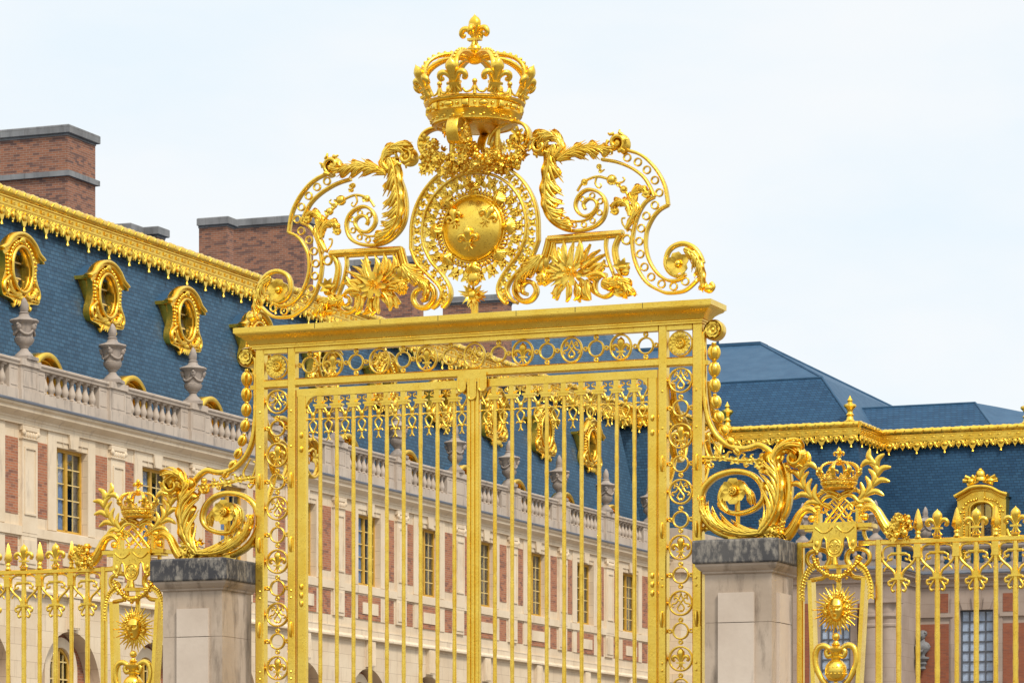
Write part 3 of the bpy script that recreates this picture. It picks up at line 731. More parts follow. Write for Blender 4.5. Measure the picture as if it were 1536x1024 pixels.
for s in (-1, 1):
    m = MB(); rg = random.Random(3)
    for i in range(15):
        a = R_(86 - i * 8.4); cx, cz = 0.87 * math.cos(a), MZ + 0.87 * math.sin(a)
        if i % 2: m.flower((cx, -0.02, cz), 0.062, 5, 0.3, 0.3, rg.uniform(0, 90))
        else:
            m.ball((cx, 0, cz), 0.042, 8, 6)
            for da in (45, 135, 225, 315): m.petal((cx, -0.01, cz), da + math.degrees(a), 0.085, 0.045, 0.2, n=4)
    for x, y in ((799, 366), (793.5, 379), (783, 391), (772, 402), (764, 414), (757.5, 425), (755, 437), (758, 448)):
        cx, cz = at(x, y); m.flower((cx, -0.02, cz), 0.06, 5, 0.3, 0.3, rg.uniform(0, 90)); m.ball((cx + 0.03, 0, cz - 0.05), 0.028, 7, 5)
    m.build('flower_chain', GOLD, mf, flip=s < 0)

# ------------------------------------------------ crown with its consoles and garland
crown = None
T = Matrix.Translation((0.0, 0, 11.93))
for nm, lst in crown_parts(0.65).items():
    for q in lst:
        mb = MB().add(q, T)
        if crown is None: crown = mb.build('crown', GOLD, portal)
        else: mb.build(nm, GOLD, crown)
con = smooth([(0.22, 11.66), (0.25, 11.76), (0.32, 11.85), (0.43, 11.92), (0.60, 11.955), (0.75, 11.90), (0.82, 11.77), (0.78, 11.63), (0.68, 11.59), (0.61, 11.66), (0.64, 11.75)], 5)
for i in range(4):
    m = MB(); m.band(con, 0.045, lambda t: 0.12 + 0.09 * t, 0); m.flower((0.70, -0.12, 11.76), 0.10, 6, 0.3, 0.4); m.flower((0.70, 0.12, 11.76), 0.10, 6, 0.3, -0.4)
    k = MB().add(m, Matrix.Rotation(-PI / 2 + i * PI / 2, 4, 'Z')); k.build('console', GOLD, portal)
m = MB(); rg = random.Random(21)
for c, e, n in (((-0.63, -0.05, 11.62), (0.17, 0.2, 0.17), 34), ((-0.66, -0.05, 11.42), (0.15, 0.15, 0.10), 22), ((0.64, -0.05, 11.62), (0.16, 0.2, 0.17), 34), ((0.60, -0.08, 11.40), (0.20, 0.15, 0.10), 28),
                ((0.28, -0.30, 11.42), (0.26, 0.15, 0.11), 36), ((0.06, -0.48, 11.62), (0.10, 0.10, 0.12), 14), ((-0.02, -0.42, 11.46), (0.12, 0.1, 0.12), 10), ((-0.25, -0.22, 11.40), (0.3, 0.12, 0.12), 44), ((0.0, -0.30, 11.58), (0.22, 0.14, 0.10), 30), ((0.3, -0.1, 11.32), (0.35, 0.1, 0.05), 22),
                ((0.0, 0.40, 11.45), (0.6, 0.15, 0.12), 36)):
    cluster(m, c, e, n, 0.042, rg)
m.build('flower_garland', GOLD, portal)
MB().tube([(-0.34, 0, 11.26), (-0.34, 0, 11.95)], 0.045, 8).add(MB().tube([(0.34, 0, 11.26), (0.34, 0, 11.95)], 0.045, 8)).build('stem', GOLD, portal)

# ------------------------------------------------ scrolled stays behind the posts
for s in (-1, 1):
    for X in (2.795, 3.295):
        b = MB(); cy, cz = 0.60, 7.50
        b.band(smooth([(0.07, 8.33), (0.10, 8.03), (0.26, 7.84)] + arc(cy, cz, 0.27, 120, -190, 22) + [(cy - 0.12, cz + 0.09), (cy - 0.02, cz + 0.13), (cy + 0.08, cz + 0.07), (cy + 0.07, cz - 0.04)], 3), 0.05, 0.10)
        b.band(smooth([(0.07, 6.83), (0.20, 6.90), (0.34, 7.08), (0.42, 7.24), (0.50, 7.27)], 4), 0.045, 0.09)
        b.leaf(smooth([(0.10, 8.23), (0.20, 8.0), (0.38, 7.84), (0.62, 7.79), (0.86, 7.64)], 5), lambda t: 0.10 * math.sin(PI * (0.1 + 0.85 * t)), lambda t: 0.10 * math.sin(PI * (0.1 + 0.85 * t)), 4, -0.05, 0.05)
        b.flower((cy, -0.05, cz), 0.12, 6, 0.3, 0.2); b.flower((cy, 0.05, cz), 0.12, 6, 0.3, -0.2)
        q = MB().add(b, Matrix.Translation((X, 0, 0)) @ Matrix.Rotation(PI / 2, 4, 'Z'))
        q.build('stay_scroll', GOLD, portal, flip=s < 0)

# ------------------------------------------------ lambrequin hook over the meeting stile
m = MB()
xl, zt = at(689, 560); 
m.box(-0.215, 0.215, -0.105, -0.072, 8.37, 8.50)
for cx, zb in ((-0.155, 8.29), (0.0, 8.18), (0.155, 8.29)):
    m.prism([(cx - 0.05, 8.37)] + arc(cx, zb, 0.05, 180, 360, 10) + [(cx + 0.05, 8.37)], -0.105, -0.076)
    m.tube([(cx - 0.055, -0.105, 8.42)] + [(a, -0.105, b) for a, b in arc(cx, zb, 0.055, 180, 360, 12)] + [(cx + 0.055, -0.105, 8.42)], 0.016, 6)
m.build('keystone_plate', FLAT, portal)

# ================================================================ GATE LEAVES
def pendant(mb, x):
    z0 = 8.17
    for s in (-1, 1):
        mb.tube([(x + s * a, 0, z0 + b) for a, b in smooth([(0.005, -0.17), (0.03, -0.10), (0.075, -0.02), (0.085, 0.03), (0.06, 0.055)], 4)], 0.016, 6)
        mb.tube([(x + s * a, 0, z0 + b) for a, b in smooth([(0.055, 0.105), (0.02, 0.085), (0.035, 0.055), (0.065, 0.07)], 4)], 0.011, 6)
        mb.tube([(x + s * a, 0, z0 + b) for a, b in smooth([(0.03, -0.10), (0.07, -0.10), (0.09, -0.07)], 4)], 0.011, 6)
        mb.tube([(x + s * a, 0, z0 + b) for a, b in smooth([(0.0, -0.20), (0.06, -0.19), (0.095, -0.205)], 4)], 0.013, 6)
        mb.tube([(x + s * a, 0, z0 + b) for a, b in smooth([(0.01, -0.22), (0.05, -0.26), (0.045, -0.31), (0.008, -0.375)], 4)], 0.013, 6)
        mb.tube([(x + s * a, 0, z0 + b) for a, b in smooth([(0.0, -0.385), (0.05, -0.375), (0.065, -0.395)], 4)], 0.011, 6)
        mb.tube([(x + s * a, 0, z0 + b) for a, b in smooth([(0.005, -0.45), (0.02, -0.49), (0.035, -0.49)], 4)], 0.010, 6)
    mb.ball((x, 0, z0 - 0.14), (0.035, 0.035, 0.05), 8, 6)
    mb.tube([(x, 0, z0 - 0.13), (x, 0, z0 - 0.22)], 0.022, 7); mb.tube([(x, 0, z0 - 0.36), (x, 0, z0 - 0.47)], 0.014, 6)
    mb.ball((x, 0, z0 - 0.385), 0.024, 7, 5)
for s in (-1, 1):
    lf = thing('gate_leaf', (s * 2.65, 0, 0), ('left' if s < 0 else 'right') + ' leaf of the gilded gate' + (' with a plain inner edge' if s < 0 else ', carrying the broad fluted meeting stile'), 'gate leaf', 'leaves of the gilded gate')
    fl = s < 0
    m = MB().rail((2.645, 0.08), (2.645, 8.301), 0.14, 0.10, ch=0.14)
    for zz in (7.75, 7.55, 5.6, 5.48, 5.36, 3.0, 2.9): m.ball((2.645, -0.055, zz), (0.03, 0.03, 0.045), 8, 6)
    m.build('hinge_stile', FLAT, lf, flip=fl, ang=34)
    m = MB().box(0.10, 2.715, -0.05, 0.05, 8.302, 8.408)
    r = 0.17   # rounded inner corners
    for cx, sg in ((2.574, -1), (0.102, 1)):
        pts = [(cx, 8.301)] + [(cx + sg * r - sg * r * math.cos(R_(a)), 8.301 - r + r * math.sin(R_(a))) for a in range(0, 91, 10)]
        if sg > 0: pts = pts[::-1]
        m.prism(pts, -0.048, 0.048)
    m.build('top_rail', FLAT, lf, flip=fl)
    MB().box(0.10, 2.574, -0.05, 0.05, 0.10, 0.24).build('bottom_rail', FLAT, lf, flip=fl)
    if s > 0:
        m = MB().rail((0, 0.08), (0, 8.36), 0.17, 0.10, ch=0.14)
        for x in (-0.062, 0.0, 0.062): m.tube([(x, -0.055, 0.1), (x, -0.055, 8.3)], 0.033, 12)
        m.build('meeting_stile', FLAT, lf)
    for k in range(9):
        x = 0.305 + 0.258 * k
        m = MB()
        rows = []; zz = 0.24; rgb = random.Random(k * 7 + s)
        while zz < 8.10:
            h = 0.026 + rgb.uniform(-0.0025, 0.0025); rows.append([(x + h * 1.12 * math.cos(R_(q)), h * 1.12 * math.sin(R_(q)), zz) for q in range(0, 360, 36)]); zz += 0.06
        h = 0.026; rows.append([(x + h * 1.12 * math.cos(R_(q)), h * 1.12 * math.sin(R_(q)), 8.12) for q in range(0, 360, 36)])
        m.sweep(rows)
        m.box(x - 0.09, x + 0.09, -0.055, 0.055, 8.155, 8.185); m.box(x - 0.07, x + 0.07, -0.045, 0.045, 8.12, 8.155); m.box(x - 0.036, x + 0.036, -0.036, 0.036, 8.186, 8.30)
        m.build('bar', FLAT, lf, flip=fl)
    for k in range(10):
        m = MB(); pendant(m, 0.305 - 0.129 + 0.258 * k + (0.015 if k == 0 else -0.015 if k == 9 else 0)); m.build('pendant', GOLD, lf, flip=fl)
# ================================================================ PIERS, SCROLL BUTTRESSES, SUN PILASTERS, RAILINGS
def face_mb(h):
    """a modelled mask of a face, height h, looking to -Y"""
    rows = []; nu, nv = 40, 32
    for i in range(nu + 1):
        v = -1 + 2 * i / nu; row = []
        for j in range(nv + 1):
            u = -1 + 2 * j / nv
            wz = math.sqrt(max(0.0, 1 - v * v)) * (0.72 - 0.10 * max(0, -v)) 
            x = u * wz; d = math.sqrt(max(0, 1 - u * u)) * wz * 0.85
            g = lambda a, b, sa, sb: math.exp(-((x - a) / sa) ** 2 - ((v - b) / sb) ** 2)
            d += 0.28 * g(0, -0.06, 0.075, 0.20) + 0.16 * g(0, -0.17, 0.10, 0.08) + 0.10 * g(0, 0.27, 0.40, 0.08)
            for sx in (-1, 1):
                d -= 0.26 * g(sx * 0.25, 0.11, 0.14, 0.09); d += 0.10 * g(sx * 0.25, 0.10, 0.07, 0.045); d += 0.06 * g(sx * 0.34, -0.15, 0.16, 0.16)
            d += 0.09 * g(0, -0.42, 0.17, 0.04) + 0.09 * g(0, -0.55, 0.14, 0.05) - 0.14 * g(0, -0.485, 0.19, 0.03) - 0.08 * g(0, -0.66, 0.15, 0.05) + 0.08 * g(0, -0.78, 0.16, 0.12)
            row.append((x * h / 2, -d * h / 2, v * h / 2))
        rows.append(row)
    m = MB(); m.quad_grid(rows); return m
for s in (-1, 1):
    side = 'left' if s < 0 else 'right'; fl = s < 0
    # ------------------------------------------------ stone pier
    pier = thing('stone_pier', (s * 4.07, -0.17, 0), f'pale stone pier with a dark weathered cap just {side} of the gilded gate', 'stone pier', 'stone piers beside the gate')
    m = MB(); x0, x1, ya, yb = 3.602, 4.542, -0.64, 0.30
    for za, zb in ((0.0, 0.7), (0.712, 1.9), (1.91, 3.2), (3.21, 4.89), (4.897, 5.54)):
        m.box(x0, x1, ya, yb, za, zb)
    m.box(x0 + 0.006, x1 - 0.006, ya + 0.006, yb - 0.006, 0.1, 5.5); m.box(x0 - 0.06, x1 + 0.06, ya - 0.06, yb + 0.06, 0.0, 0.45)
    m.build('shaft', 'weathered_stone', pier, flip=fl)
    m = MB()
    for za, zb in ((0.8, 4.885), (4.895, 5.29)): m.box(x0 + 0.20, x1 - 0.24, ya - 0.045, ya - 0.001, za, zb); m.box(x1 + 0.001, x1 + 0.045, ya + 0.2, yb - 0.2, za, zb)
    m.build('panel', 'pier_stone', pier, flip=fl)
    pr_ = lambda lst: [[(x0 - o, ya - o, z), (x1 + o, ya - o, z), (x1 + o, yb + o, z), (x0 - o, yb + o, z)] for o, z in lst]
    m = MB(); m.sweep(pr_(((0.01, 5.541), (0.03, 5.555), (0.03, 5.575), (0.045, 5.585), (0.075, 5.61), (0.10, 5.645), (0.105, 5.675))))
    m.build('necking', 'weathered_stone', pier, flip=fl, ang=20)
    m = MB(); m.sweep(pr_(((0.105, 5.676), (0.128, 5.685), (0.135, 5.70), (0.135, 5.965), (0.125, 5.99), (0.0, 6.01))))
    m.build('cap', 'cap_stone', pier, flip=fl, ang=20)
    # ------------------------------------------------ scroll buttress
    bt = thing('scroll_buttress', (s * 3.9, 0, 6.01), f'gilded acanthus scroll and husk chain resting on the stone pier {side} of the gate', 'scroll buttress', 'scroll buttresses beside the gate')
    m = MB()
    strap = smooth(path((1060, 497), (1056, 505), (1056.5, 540), (1056.5, 575), (1058, 600), (1062.5, 627), (1071, 647), (1082, 660), (1096, 669.5), (1112, 673), (1125, 671.5), (1138.4, 667.5), (1150.7, 673.4), (1161, 684), (1170, 697)), 5)
    m.band(strap, lambda t: 0.055 + 0.03 * t, 0.11)
    m.box(3.367, 3.45, -0.05, 0.05, 8.44, 8.50)
    m.build('strap', GOLD, bt, flip=fl)
    m = MB(); cx, cz = at(1071, 495)
    m.add(MB().lathe([(0.0, 0.0), (0.14, 0.0), (0.145, 0.03), (0.125, 0.075), (0.11, 0.05), (0, 0.05)], n=26), Matrix.Translation((cx, 0.02, cz)) @ Matrix.Rotation(PI / 2, 4, 'X'))
    m.add(MB().lathe([(0.0, -0.09), (0.14, -0.09), (0.14, 0.0)], n=26), Matrix.Translation((cx, 0.02, cz)) @ Matrix.Rotation(PI / 2, 4, 'X'))
    m.flower((cx, -0.04, cz), 0.105, 5, 0.3, 0.25, 90, 0.11, 2)
    m.build('rosette', GOLD, bt, flip=fl)
    # husk chain
    pr = [(1071.5, 528), (1072, 553), (1072.5, 577), (1074.5, 602), (1079, 625), (1086, 645), (1095, 662), (1106, 676)]
    for i, (px, py) in enumerate(pr):
        cx, cz = at(px, py); k = 1 - 0.055 * i; m = MB()
        nx, nz = at(*pr[i + 1]) if i < 7 else (cx + 0.1, cz - 0.12)
        ang = math.atan2(nx - cx, -(nz - cz))
        q = MB()
        def slit(z, a):
            u = ((math.degrees(a) - 25) % 90) - 45
            return -0.62 * math.exp(-(u / 12) ** 2) * max(0, math.sin(PI * min(1, max(0, (z + 0.115) / 0.20)))) ** 0.6
        q.lathe([(0.0, -0.118), (0.025, -0.116), (0.052, -0.10), (0.074, -0.07), (0.088, -0.03), (0.090, 0.0), (0.084, 0.035), (0.068, 0.068), (0.040, 0.092), (0.028, 0.10), (0.036, 0.115), (0.030, 0.128), (0.0, 0.132)], n=64, rib=slit)
        m.add(q, Matrix.Translation((cx, -0.01, cz)) @ Matrix.Rotation(-ang, 4, 'Y') @ Matrix.Scale(k, 4))
        m.build('husk', GOLD, bt, flip=fl)
    # tendril and bud
    m = MB()
    m.tube(scatter_px(smooth([(1048, 685.5), (1062, 686), (1080, 687), (1096, 689), (1112, 691), (1126, 690), (1140, 692), (1150, 700), (1158, 712)], 4)), 0.026, 7)
    for pts in ([(1060, 686), (1060, 694), (1066, 701), (1070, 697), (1067, 694)], [(1064, 686), (1060, 678), (1057, 664), (1062, 660)], [(1112, 690), (1117, 682), (1113, 679)], [(1116, 692), (1118, 699), (1123, 697)],
                [(1090, 688), (1093, 678), (1098, 678)], [(1075, 687), (1078, 676), (1072, 665), (1066, 655)], [(1130, 690), (1126, 684), (1130, 681)]):
        m.tube(scatter_px(smooth(pts, 4)), lambda t: 0.022 - 0.010 * t, 6)
    cx, cz = at(1142, 696); m.ball((cx, -0.02, cz), (0.085, 0.075, 0.085), 12, 8); m.flower((cx, -0.07, cz), 0.08, 6, 0.3, 0.4); m.ball((cx + 0.02, 0, cz + 0.11), 0.05, 9, 6)
    for px, py, r in ((1085, 686, 0.035), (1103, 690, 0.038), (1124, 691, 0.035), (1070, 686, 0.03)):
        cx, cz = at(px, py); m.ball((cx, 0, cz), r, 8, 6)
        for a in (40, 140, 220, 320): m.petal((cx, -0.01, cz), a, r * 2.2, r * 1.2, 0.2, n=4)
    for zz in (at(0, 0)[1],): pass
    m.build('tendril', GOLD, bt, flip=fl)
    # volute
    m = MB()
    vol = smooth(path((1176, 696), (1182, 712), (1184, 736), (1179, 766), (1164, 787.7), (1146, 801.5), (1122, 807.5), (1098, 805.5), (1075, 796), (1059.5, 780.6), (1052, 762), (1052, 745), (1058, 729.6), (1072, 716), (1091, 708.5), (1110, 707), (1128, 712), (1140, 722.6), (1146, 736.7), (1145, 749), (1136.5, 759.5), (1122.6, 767), (1107, 770), (1093, 767.5), (1085, 760), (1080.5, 748), (1083, 735), (1091, 727)), 5)
    m.band(vol, lambda t: 0.10 - 0.045 * t, lambda t: 0.17 - 0.05 * t)
    vm = m.build('volute', GOLD, bt, flip=fl)
    m = MB()
    m.leaf(smooth(path((1094, 768), (1086, 758), (1084, 745), (1092, 731), (1105, 726), (1118, 730), (1128, 742), (1131, 757)), 5), lambda t: 0.06, lambda t: 0.05 + 0.05 * math.sin(PI * t), 4, -0.04, 0.06)
    cx, cz = at(1104, 737.5); m.flower((cx, -0.11, cz), 0.175, 6, 0.24, 0.15, 90, 0.165); m.ring(cx, cz, 0.05, 0.02, 0.04, -0.16, 14)
    for i in range(6): m.ball((cx + 0.025 * math.cos(i), -0.18, cz + 0.025 * math.sin(i)), 0.016, 6, 4)
    m.build('flower', GOLD, vm, flip=fl)
    m = MB()
    m.leaf(smooth(path((1146, 802), (1160, 786), (1170, 765), (1174, 742), (1174, 718), (1170, 700), (1169, 688), (1178, 676), (1190, 674), (1201, 681)), 6),
           lambda t: (0.05 + 0.22 * math.sin(PI * min(1, t * 1.25))) if t < 0.72 else 0.10 + 0.10 * (t - 0.72) / 0.28, lambda t: 0.10 - 0.03 * t + (0.08 * max(0, t - 0.75) / 0.25), 7, -0.08, 0.12, depth=0.72, flow=0.7, sweepf=0.3, dr=0.1)
    m.leaf(smooth(path((1150, 800), (1130, 803), (1108, 801), (1086, 793), (1068, 779), (1059, 762), (1058, 746)), 6),
           lambda t: 0.05, lambda t: 0.20 * math.sin(PI * (1 - t) * 0.85 + 0.25) * (1 - 0.55 * t) + 0.02, 6, -0.09, 0.11, depth=0.7, sweepf=0.8, flow=1.2, fingers=5)
    cx, cz = at(1194, 687); rolled(m, cx, cz, 0.165, 110, -1.15, 0.15)
    m.build('acanthus_leaf', GOLD, vm, flip=fl)
    m = MB()
    for zz in (7.13, 6.22): m.tube([(3.366, 0, zz), (3.47, 0, zz)], 0.03, 8); m.ball((3.39, 0, zz), (0.02, 0.05, 0.05), 8, 6)
    m.tube([(at(1107, 772)[0], 0, 6.02), (at(1107, 772)[0], 0, 6.6)], 0.03, 8); m.tube([(at(1104, 735)[0], 0.03, 6.4), (at(1104, 735)[0], 0.03, 6.8)], 0.025, 8)
    m.box(3.75, 4.25, -0.1, 0.1, 6.005, 6.09)
    m.build('fixing', GOLD, bt, flip=fl)
    # ------------------------------------------------ sun pilaster
    PX = 5.28
    pl = thing('sun_pilaster', (s * PX, 0, 0), f'gilded openwork pilaster with a sun mask and crown, joined to the {side} railing', 'gilded pilaster', 'gilded sun pilasters')
    m = MB().rail((4.745, 0), (4.745, 5.985), 0.09, 0.09); m.rail((5.835, 0), (5.835, 5.985), 0.08, 0.09)
    m.rail((4.78, 5.95), (5.0, 5.95), 0.07, 0.08); m.rail((5.56, 5.95), (5.80, 5.95), 0.07, 0.08); m.box(4.79, 5.795, -0.04, 0.04, 0.1, 0.2)
    for k in (-1, 1):
        m.band(smooth([(PX + k * 0.50, 5.95), (PX + k * 0.40, 5.98), (PX + k * 0.355, 6.05), (PX + k * 0.345, 6.118)], 4), 0.05, 0.066, 0.004)
    m.build('frame', FLAT, pl, flip=fl, ang=34)
    m = MB().box(PX - 0.50, PX + 0.50, -0.17, 0.12, 6.15, 6.205); m.box(PX - 0.44, PX + 0.44, -0.13, 0.10, 6.12, 6.149)
    m.build('shelf', GOLD, pl, flip=fl)
    m = MB(); yy = -0.20
    clo = [(PX - 0.30, 6.225), (PX - 0.30, 5.90), (PX - 0.27, 5.855), (PX - 0.22, 5.86), (PX - 0.20, 5.90), (PX - 0.18, 6.0), (PX - 0.15, 6.03), (PX - 0.12, 5.99), (PX - 0.11, 5.86), (PX - 0.07, 5.78), (PX, 5.75),
           (PX + 0.07, 5.78), (PX + 0.11, 5.86), (PX + 0.12, 5.99), (PX + 0.15, 6.03), (PX + 0.18, 6.0), (PX + 0.20, 5.90), (PX + 0.22, 5.86), (PX + 0.27, 5.855), (PX + 0.30, 5.90), (PX + 0.30, 6.225)]
    m.prism(clo, yy, yy + 0.03); m.box(PX - 0.30, PX + 0.30, -0.19, 0.1, 6.207, 6.226)
    m.tube([(a, yy, b) for a, b in clo[1:-1]], 0.014, 6)
    for k in (-1, 1):
        m.tube([(PX + k * a, yy - 0.005, b) for a, b in smooth([(0.03, 6.16), (0.10, 6.10), (0.18, 6.09), (0.27, 6.16)], 4)], 0.014, 6)
        m.ball((PX + k * 0.25, yy, 5.94), (0.03, 0.02, 0.05), 8, 6); m.ball((PX + k * 0.25, -0.19, 5.83), (0.028, 0.028, 0.035), 8, 6)
    fleur(m, PX, yy - 0.005, 5.82, 0.17, Matrix.Scale(0.4, 4, (0, 1, 0))); m.tube([(PX + 0.085 * math.cos(a * PI / 9), yy - 0.004, 5.90 + 0.10 * math.sin(a * PI / 9)) for a in range(18)], 0.011, 5, True)
    m.tube([(PX, -0.19, 5.76), (PX, -0.19, 5.66)], lambda t: 0.03 + 0.02 * t, 8)
    m.build('lambrequin', GOLD, pl, flip=fl)
    # crown
    cr = None
    Tm = Matrix.Translation((PX, 0, 6.685))
    for nm, lst in crown_parts(0.232).items():
        for q in lst:
            mb = MB().add(q, Tm)
            if cr is None: cr = mb.build('crown', GOLD, pl, flip=fl)
            else: mb.build(nm, GOLD, cr, flip=fl)
    m = MB()
    for k in (-1, 1):
        f = lambda *p: [(PX + k * a, -0.02 * k, b) for a, b in smooth(p, 4)]
        m.tube(f((-0.20, 6.23), (-0.06, 6.40), (0.08, 6.56), (0.20, 6.66), (0.26, 6.68)), 0.018, 6)
        m.tube(f((-0.08, 6.23), (0.04, 6.36), (0.13, 6.47), (0.24, 6.50), (0.27, 6.44), (0.22, 6.38), (0.16, 6.42), (0.15, 6.47)), 0.017, 6)
        m.tube(f((0.0, 6.62), (0.10, 6.53), (0.20, 6.42), (0.10, 6.30), (0.0, 6.42), (-0.1, 6.52)), 0.016, 6)
        m.tube(f((0.18, 6.23), (0.13, 6.26), (0.15, 6.30), (0.19, 6.29)), 0.015, 6)
        m.box(PX + k * 0.29 - 0.045, PX + k * 0.29 + 0.045, -0.05, 0.05, 6.227, 6.42); m.ball((PX + k * 0.29, 0, 6.44), (0.07, 0.07, 0.05), 10, 7)
        for q in range(5): m.ball((PX + k * 0.29, -0.052, 6.25 + q * 0.035), 0.014, 6, 4)
        m.band([(PX + k * a, b) for a, b in smooth([(0.0, 6.60), (0.12, 6.66), (0.24, 6.66), (0.33, 6.58), (0.36, 6.50)], 4)], 0.05, 0.12, 0.07)
        m.tube(f((0.36, 6.5), (0.28, 6.5), (0.20, 6.58), (0.10, 6.6), (0.0, 6.54)), 0.03, 6)
    m.build('interlace', GOLD, pl, flip=fl)
    for k in (-1, 1):
        m = MB(); sp = smooth([(PX + k * a, b) for a, b in ((0.12, 6.42), (0.26, 6.50), (0.38, 6.59), (0.48, 6.71), (0.535, 6.84), (0.535, 6.95), (0.48, 7.02), (0.42, 7.02))], 5)
        m.tube([(a, 0, b) for a, b in sp], lambda t: 0.026 - 0.014 * t, 6)
        n = len(sp)
        for i in range(5, n - 1, 5):
            a, b = sp[i - 1], sp[min(n - 1, i + 1)]; an = math.degrees(math.atan2(b[1] - a[1], b[0] - a[0]))
            for sd in (-1, 1):
                L = 0.28 * (1 - 0.4 * i / n); p = sp[i]
                q = smooth([(p[0], p[1]), (p[0] + L * 0.55 * math.cos(R_(an + sd * 24)), p[1] + L * 0.55 * math.sin(R_(an + sd * 24))), (p[0] + L * math.cos(R_(an + sd * 48)), p[1] + L * math.sin(R_(an + sd * 48)))], 4)
                m.tube([(u, -0.02, v) for u, v in q], lambda t: 0.036 * math.sin(PI * (0.18 + 0.77 * t)) + 0.005, 6, flat=0.6)
        m.ball((sp[-1][0], 0, sp[-1][1]), 0.022, 7, 5)
        m.build('palm_branch', GOLD, pl, flip=fl)
    for k in (-1, 1):
        m = MB()
        hp = smooth([(PX + k * a, -0.02, b) for a, b in ((0.36, 6.29), (0.31, 6.33), (0.34, 6.40), (0.43, 6.43), (0.53, 6.37), (0.60, 6.25), (0.66, 6.15), (0.73, 6.08))], 5)
        m.tube(hp, lambda t: 0.028 + 0.062 * t ** 1.2, 12)
        for j in range(6):
            ph = j * PI / 3
            m.tube([(p[0] + 0.0, p[1] - (0.03 + 0.062 * (i / len(hp)) ** 1.2) * math.cos(ph) * 0.95, p[2] + (0.028 + 0.062 * (i / len(hp)) ** 1.2) * math.sin(ph) * 0.95) for i, p in enumerate(hp)], lambda t: 0.008 + 0.012 * t, 5)
        m.ball((PX + k * 0.37, -0.03, 6.30), 0.055, 9, 6)
        hn = m.build('cornucopia', GOLD, pl, flip=fl)
        m = MB(); cluster(m, (PX + k * 0.86, -0.05, 6.14), (0.17, 0.13, 0.16), 85, 0.038, random.Random(8 + k)); m.ball((PX + k * 0.93, -0.1, 6.06), 0.055, 9, 6); m.ball((PX + k * 0.85, -0.12, 6.12), 0.05, 9, 6)
        m.build('fruit', GOLD, hn, flip=fl)
    m = MB()
    for k in (-1, 1):
        m.tube([(PX + k * a, -0.03, b) for a, b in smooth([(0.16, 5.66), (0.12, 5.74), (0.15, 5.84), (0.27, 5.88), (0.41, 5.83), (0.43, 5.72), (0.34, 5.64), (0.28, 5.70), (0.33, 5.76)], 5)], lambda t: 0.042 - 0.018 * t, 8)
        m.tube([(PX + k * a, -0.03, b) for a, b in smooth([(0.17, 5.64), (0.16, 5.56), (0.22, 5.50), (0.30, 5.485), (0.385, 5.47)], 5)], 0.032, 8)
    m.box(PX - 0.20, PX + 0.20, -0.09, 0.06, 5.62, 5.665); m.box(PX - 0.03, PX + 0.03, -0.02, 0.02, 5.3, 5.62)
    m.build('lyre_scroll', GOLD, pl, flip=fl)
    m = MB(); rg = random.Random(17)
    sw = smooth([(PX + a, -0.15, b) for a, b in ((-0.31, 5.76), (-0.27, 5.66), (-0.20, 5.58), (-0.11, 5.52), (0, 5.50), (0.11, 5.52), (0.20, 5.58), (0.27, 5.66), (0.31, 5.76))], 3)
    for p in sw:
        r = 0.030 + 0.016 * math.exp(-((p[0] - PX) / 0.08) ** 2)
        m.ball(p, r, 8, 6)
        for q in range(2): m.ball((p[0] + rg.uniform(-0.04, 0.04), p[1] + rg.uniform(-0.03, 0.04), p[2] + rg.uniform(-0.045, 0.045)), r * 0.7, 7, 5)
    for k in (-1, 1):
        tl = smooth([(PX + k * a, -0.12, b) for a, b in ((0.33, 5.66), (0.40, 5.60), (0.45, 5.50), (0.48, 5.38), (0.48, 5.24))], 3)
        for i, p in enumerate(tl):
            r = 0.034 - 0.018 * i / len(tl); m.ball(p, r, 8, 6); m.petal(p, -90 + k * 40, 0.07, 0.03, 0.2, n=4); m.petal(p, -90 - k * 40, 0.07, 0.03, 0.2, n=4)
    m.build('garland', GOLD, pl, flip=fl)
    m = MB()
    for k in (-1, 1):
        secs = []
        for z in (5.47, 4.0, 2.0, 0.6):
            xc = PX + k * (0.375 - 0.047 * (5.47 - z)); y0 = -0.13 - 0.035 * (5.47 - z)
            secs.append([(xc - 0.028, y0, z), (xc + 0.028, y0, z), (xc + 0.028, y0 + 0.2, z), (xc - 0.028, y0 + 0.2, z)])
        m.sweep(secs)
    m.box(PX - 0.30, PX + 0.30, -0.42, 0.12, 0.42, 0.6)
    m.build('tapered_frame', FLAT, pl, flip=fl)
    # sun
    SZ = 5.07; m = MB()
    for i in range(36):
        a = 2 * PI * i / 36; L = 0.30 if i % 2 else 0.345; w = 0.016
        if i % 2 == 0:
            m.tube([(PX + 0.11 * math.cos(a), -0.10, SZ + 0.13 * math.sin(a)), (PX + L * math.cos(a) * 0.95, -0.09, SZ + L * math.sin(a))], lambda t: 0.027 - 0.021 * t, 8)
        else:
            pts = [(PX + (0.11 + (L - 0.11) * t) * math.cos(a + 0.05 * math.sin(9 * t)) * 0.95, -0.09, SZ + (0.13 + (L - 0.13) * t) * math.sin(a + 0.05 * math.sin(9 * t))) for t in [q / 8 for q in range(9)]]
            m.tube(pts, lambda t: 0.027 - 0.021 * t, 8)
    sn = m.build('sun_rays', GOLD, pl, flip=fl)
    q = MB().add(face_mb(0.34), Matrix.Translation((PX, -0.12, SZ)) @ Matrix.Scale(0.95, 4, (1, 0, 0))); q.build('face_mask', FLAT, sn, flip=fl, ang=80)
    m = MB(); rg = random.Random(4)
    for i in range(40):
        a = rg.uniform(-0.7, PI + 0.7); r = rg.uniform(1.04, 1.32)
        m.ball((PX + 0.125 * r * math.cos(a), -0.10 - rg.uniform(0, 0.02), SZ + 0.01 + 0.165 * r * math.sin(a)), rg.uniform(0.018, 0.032), 7, 5)
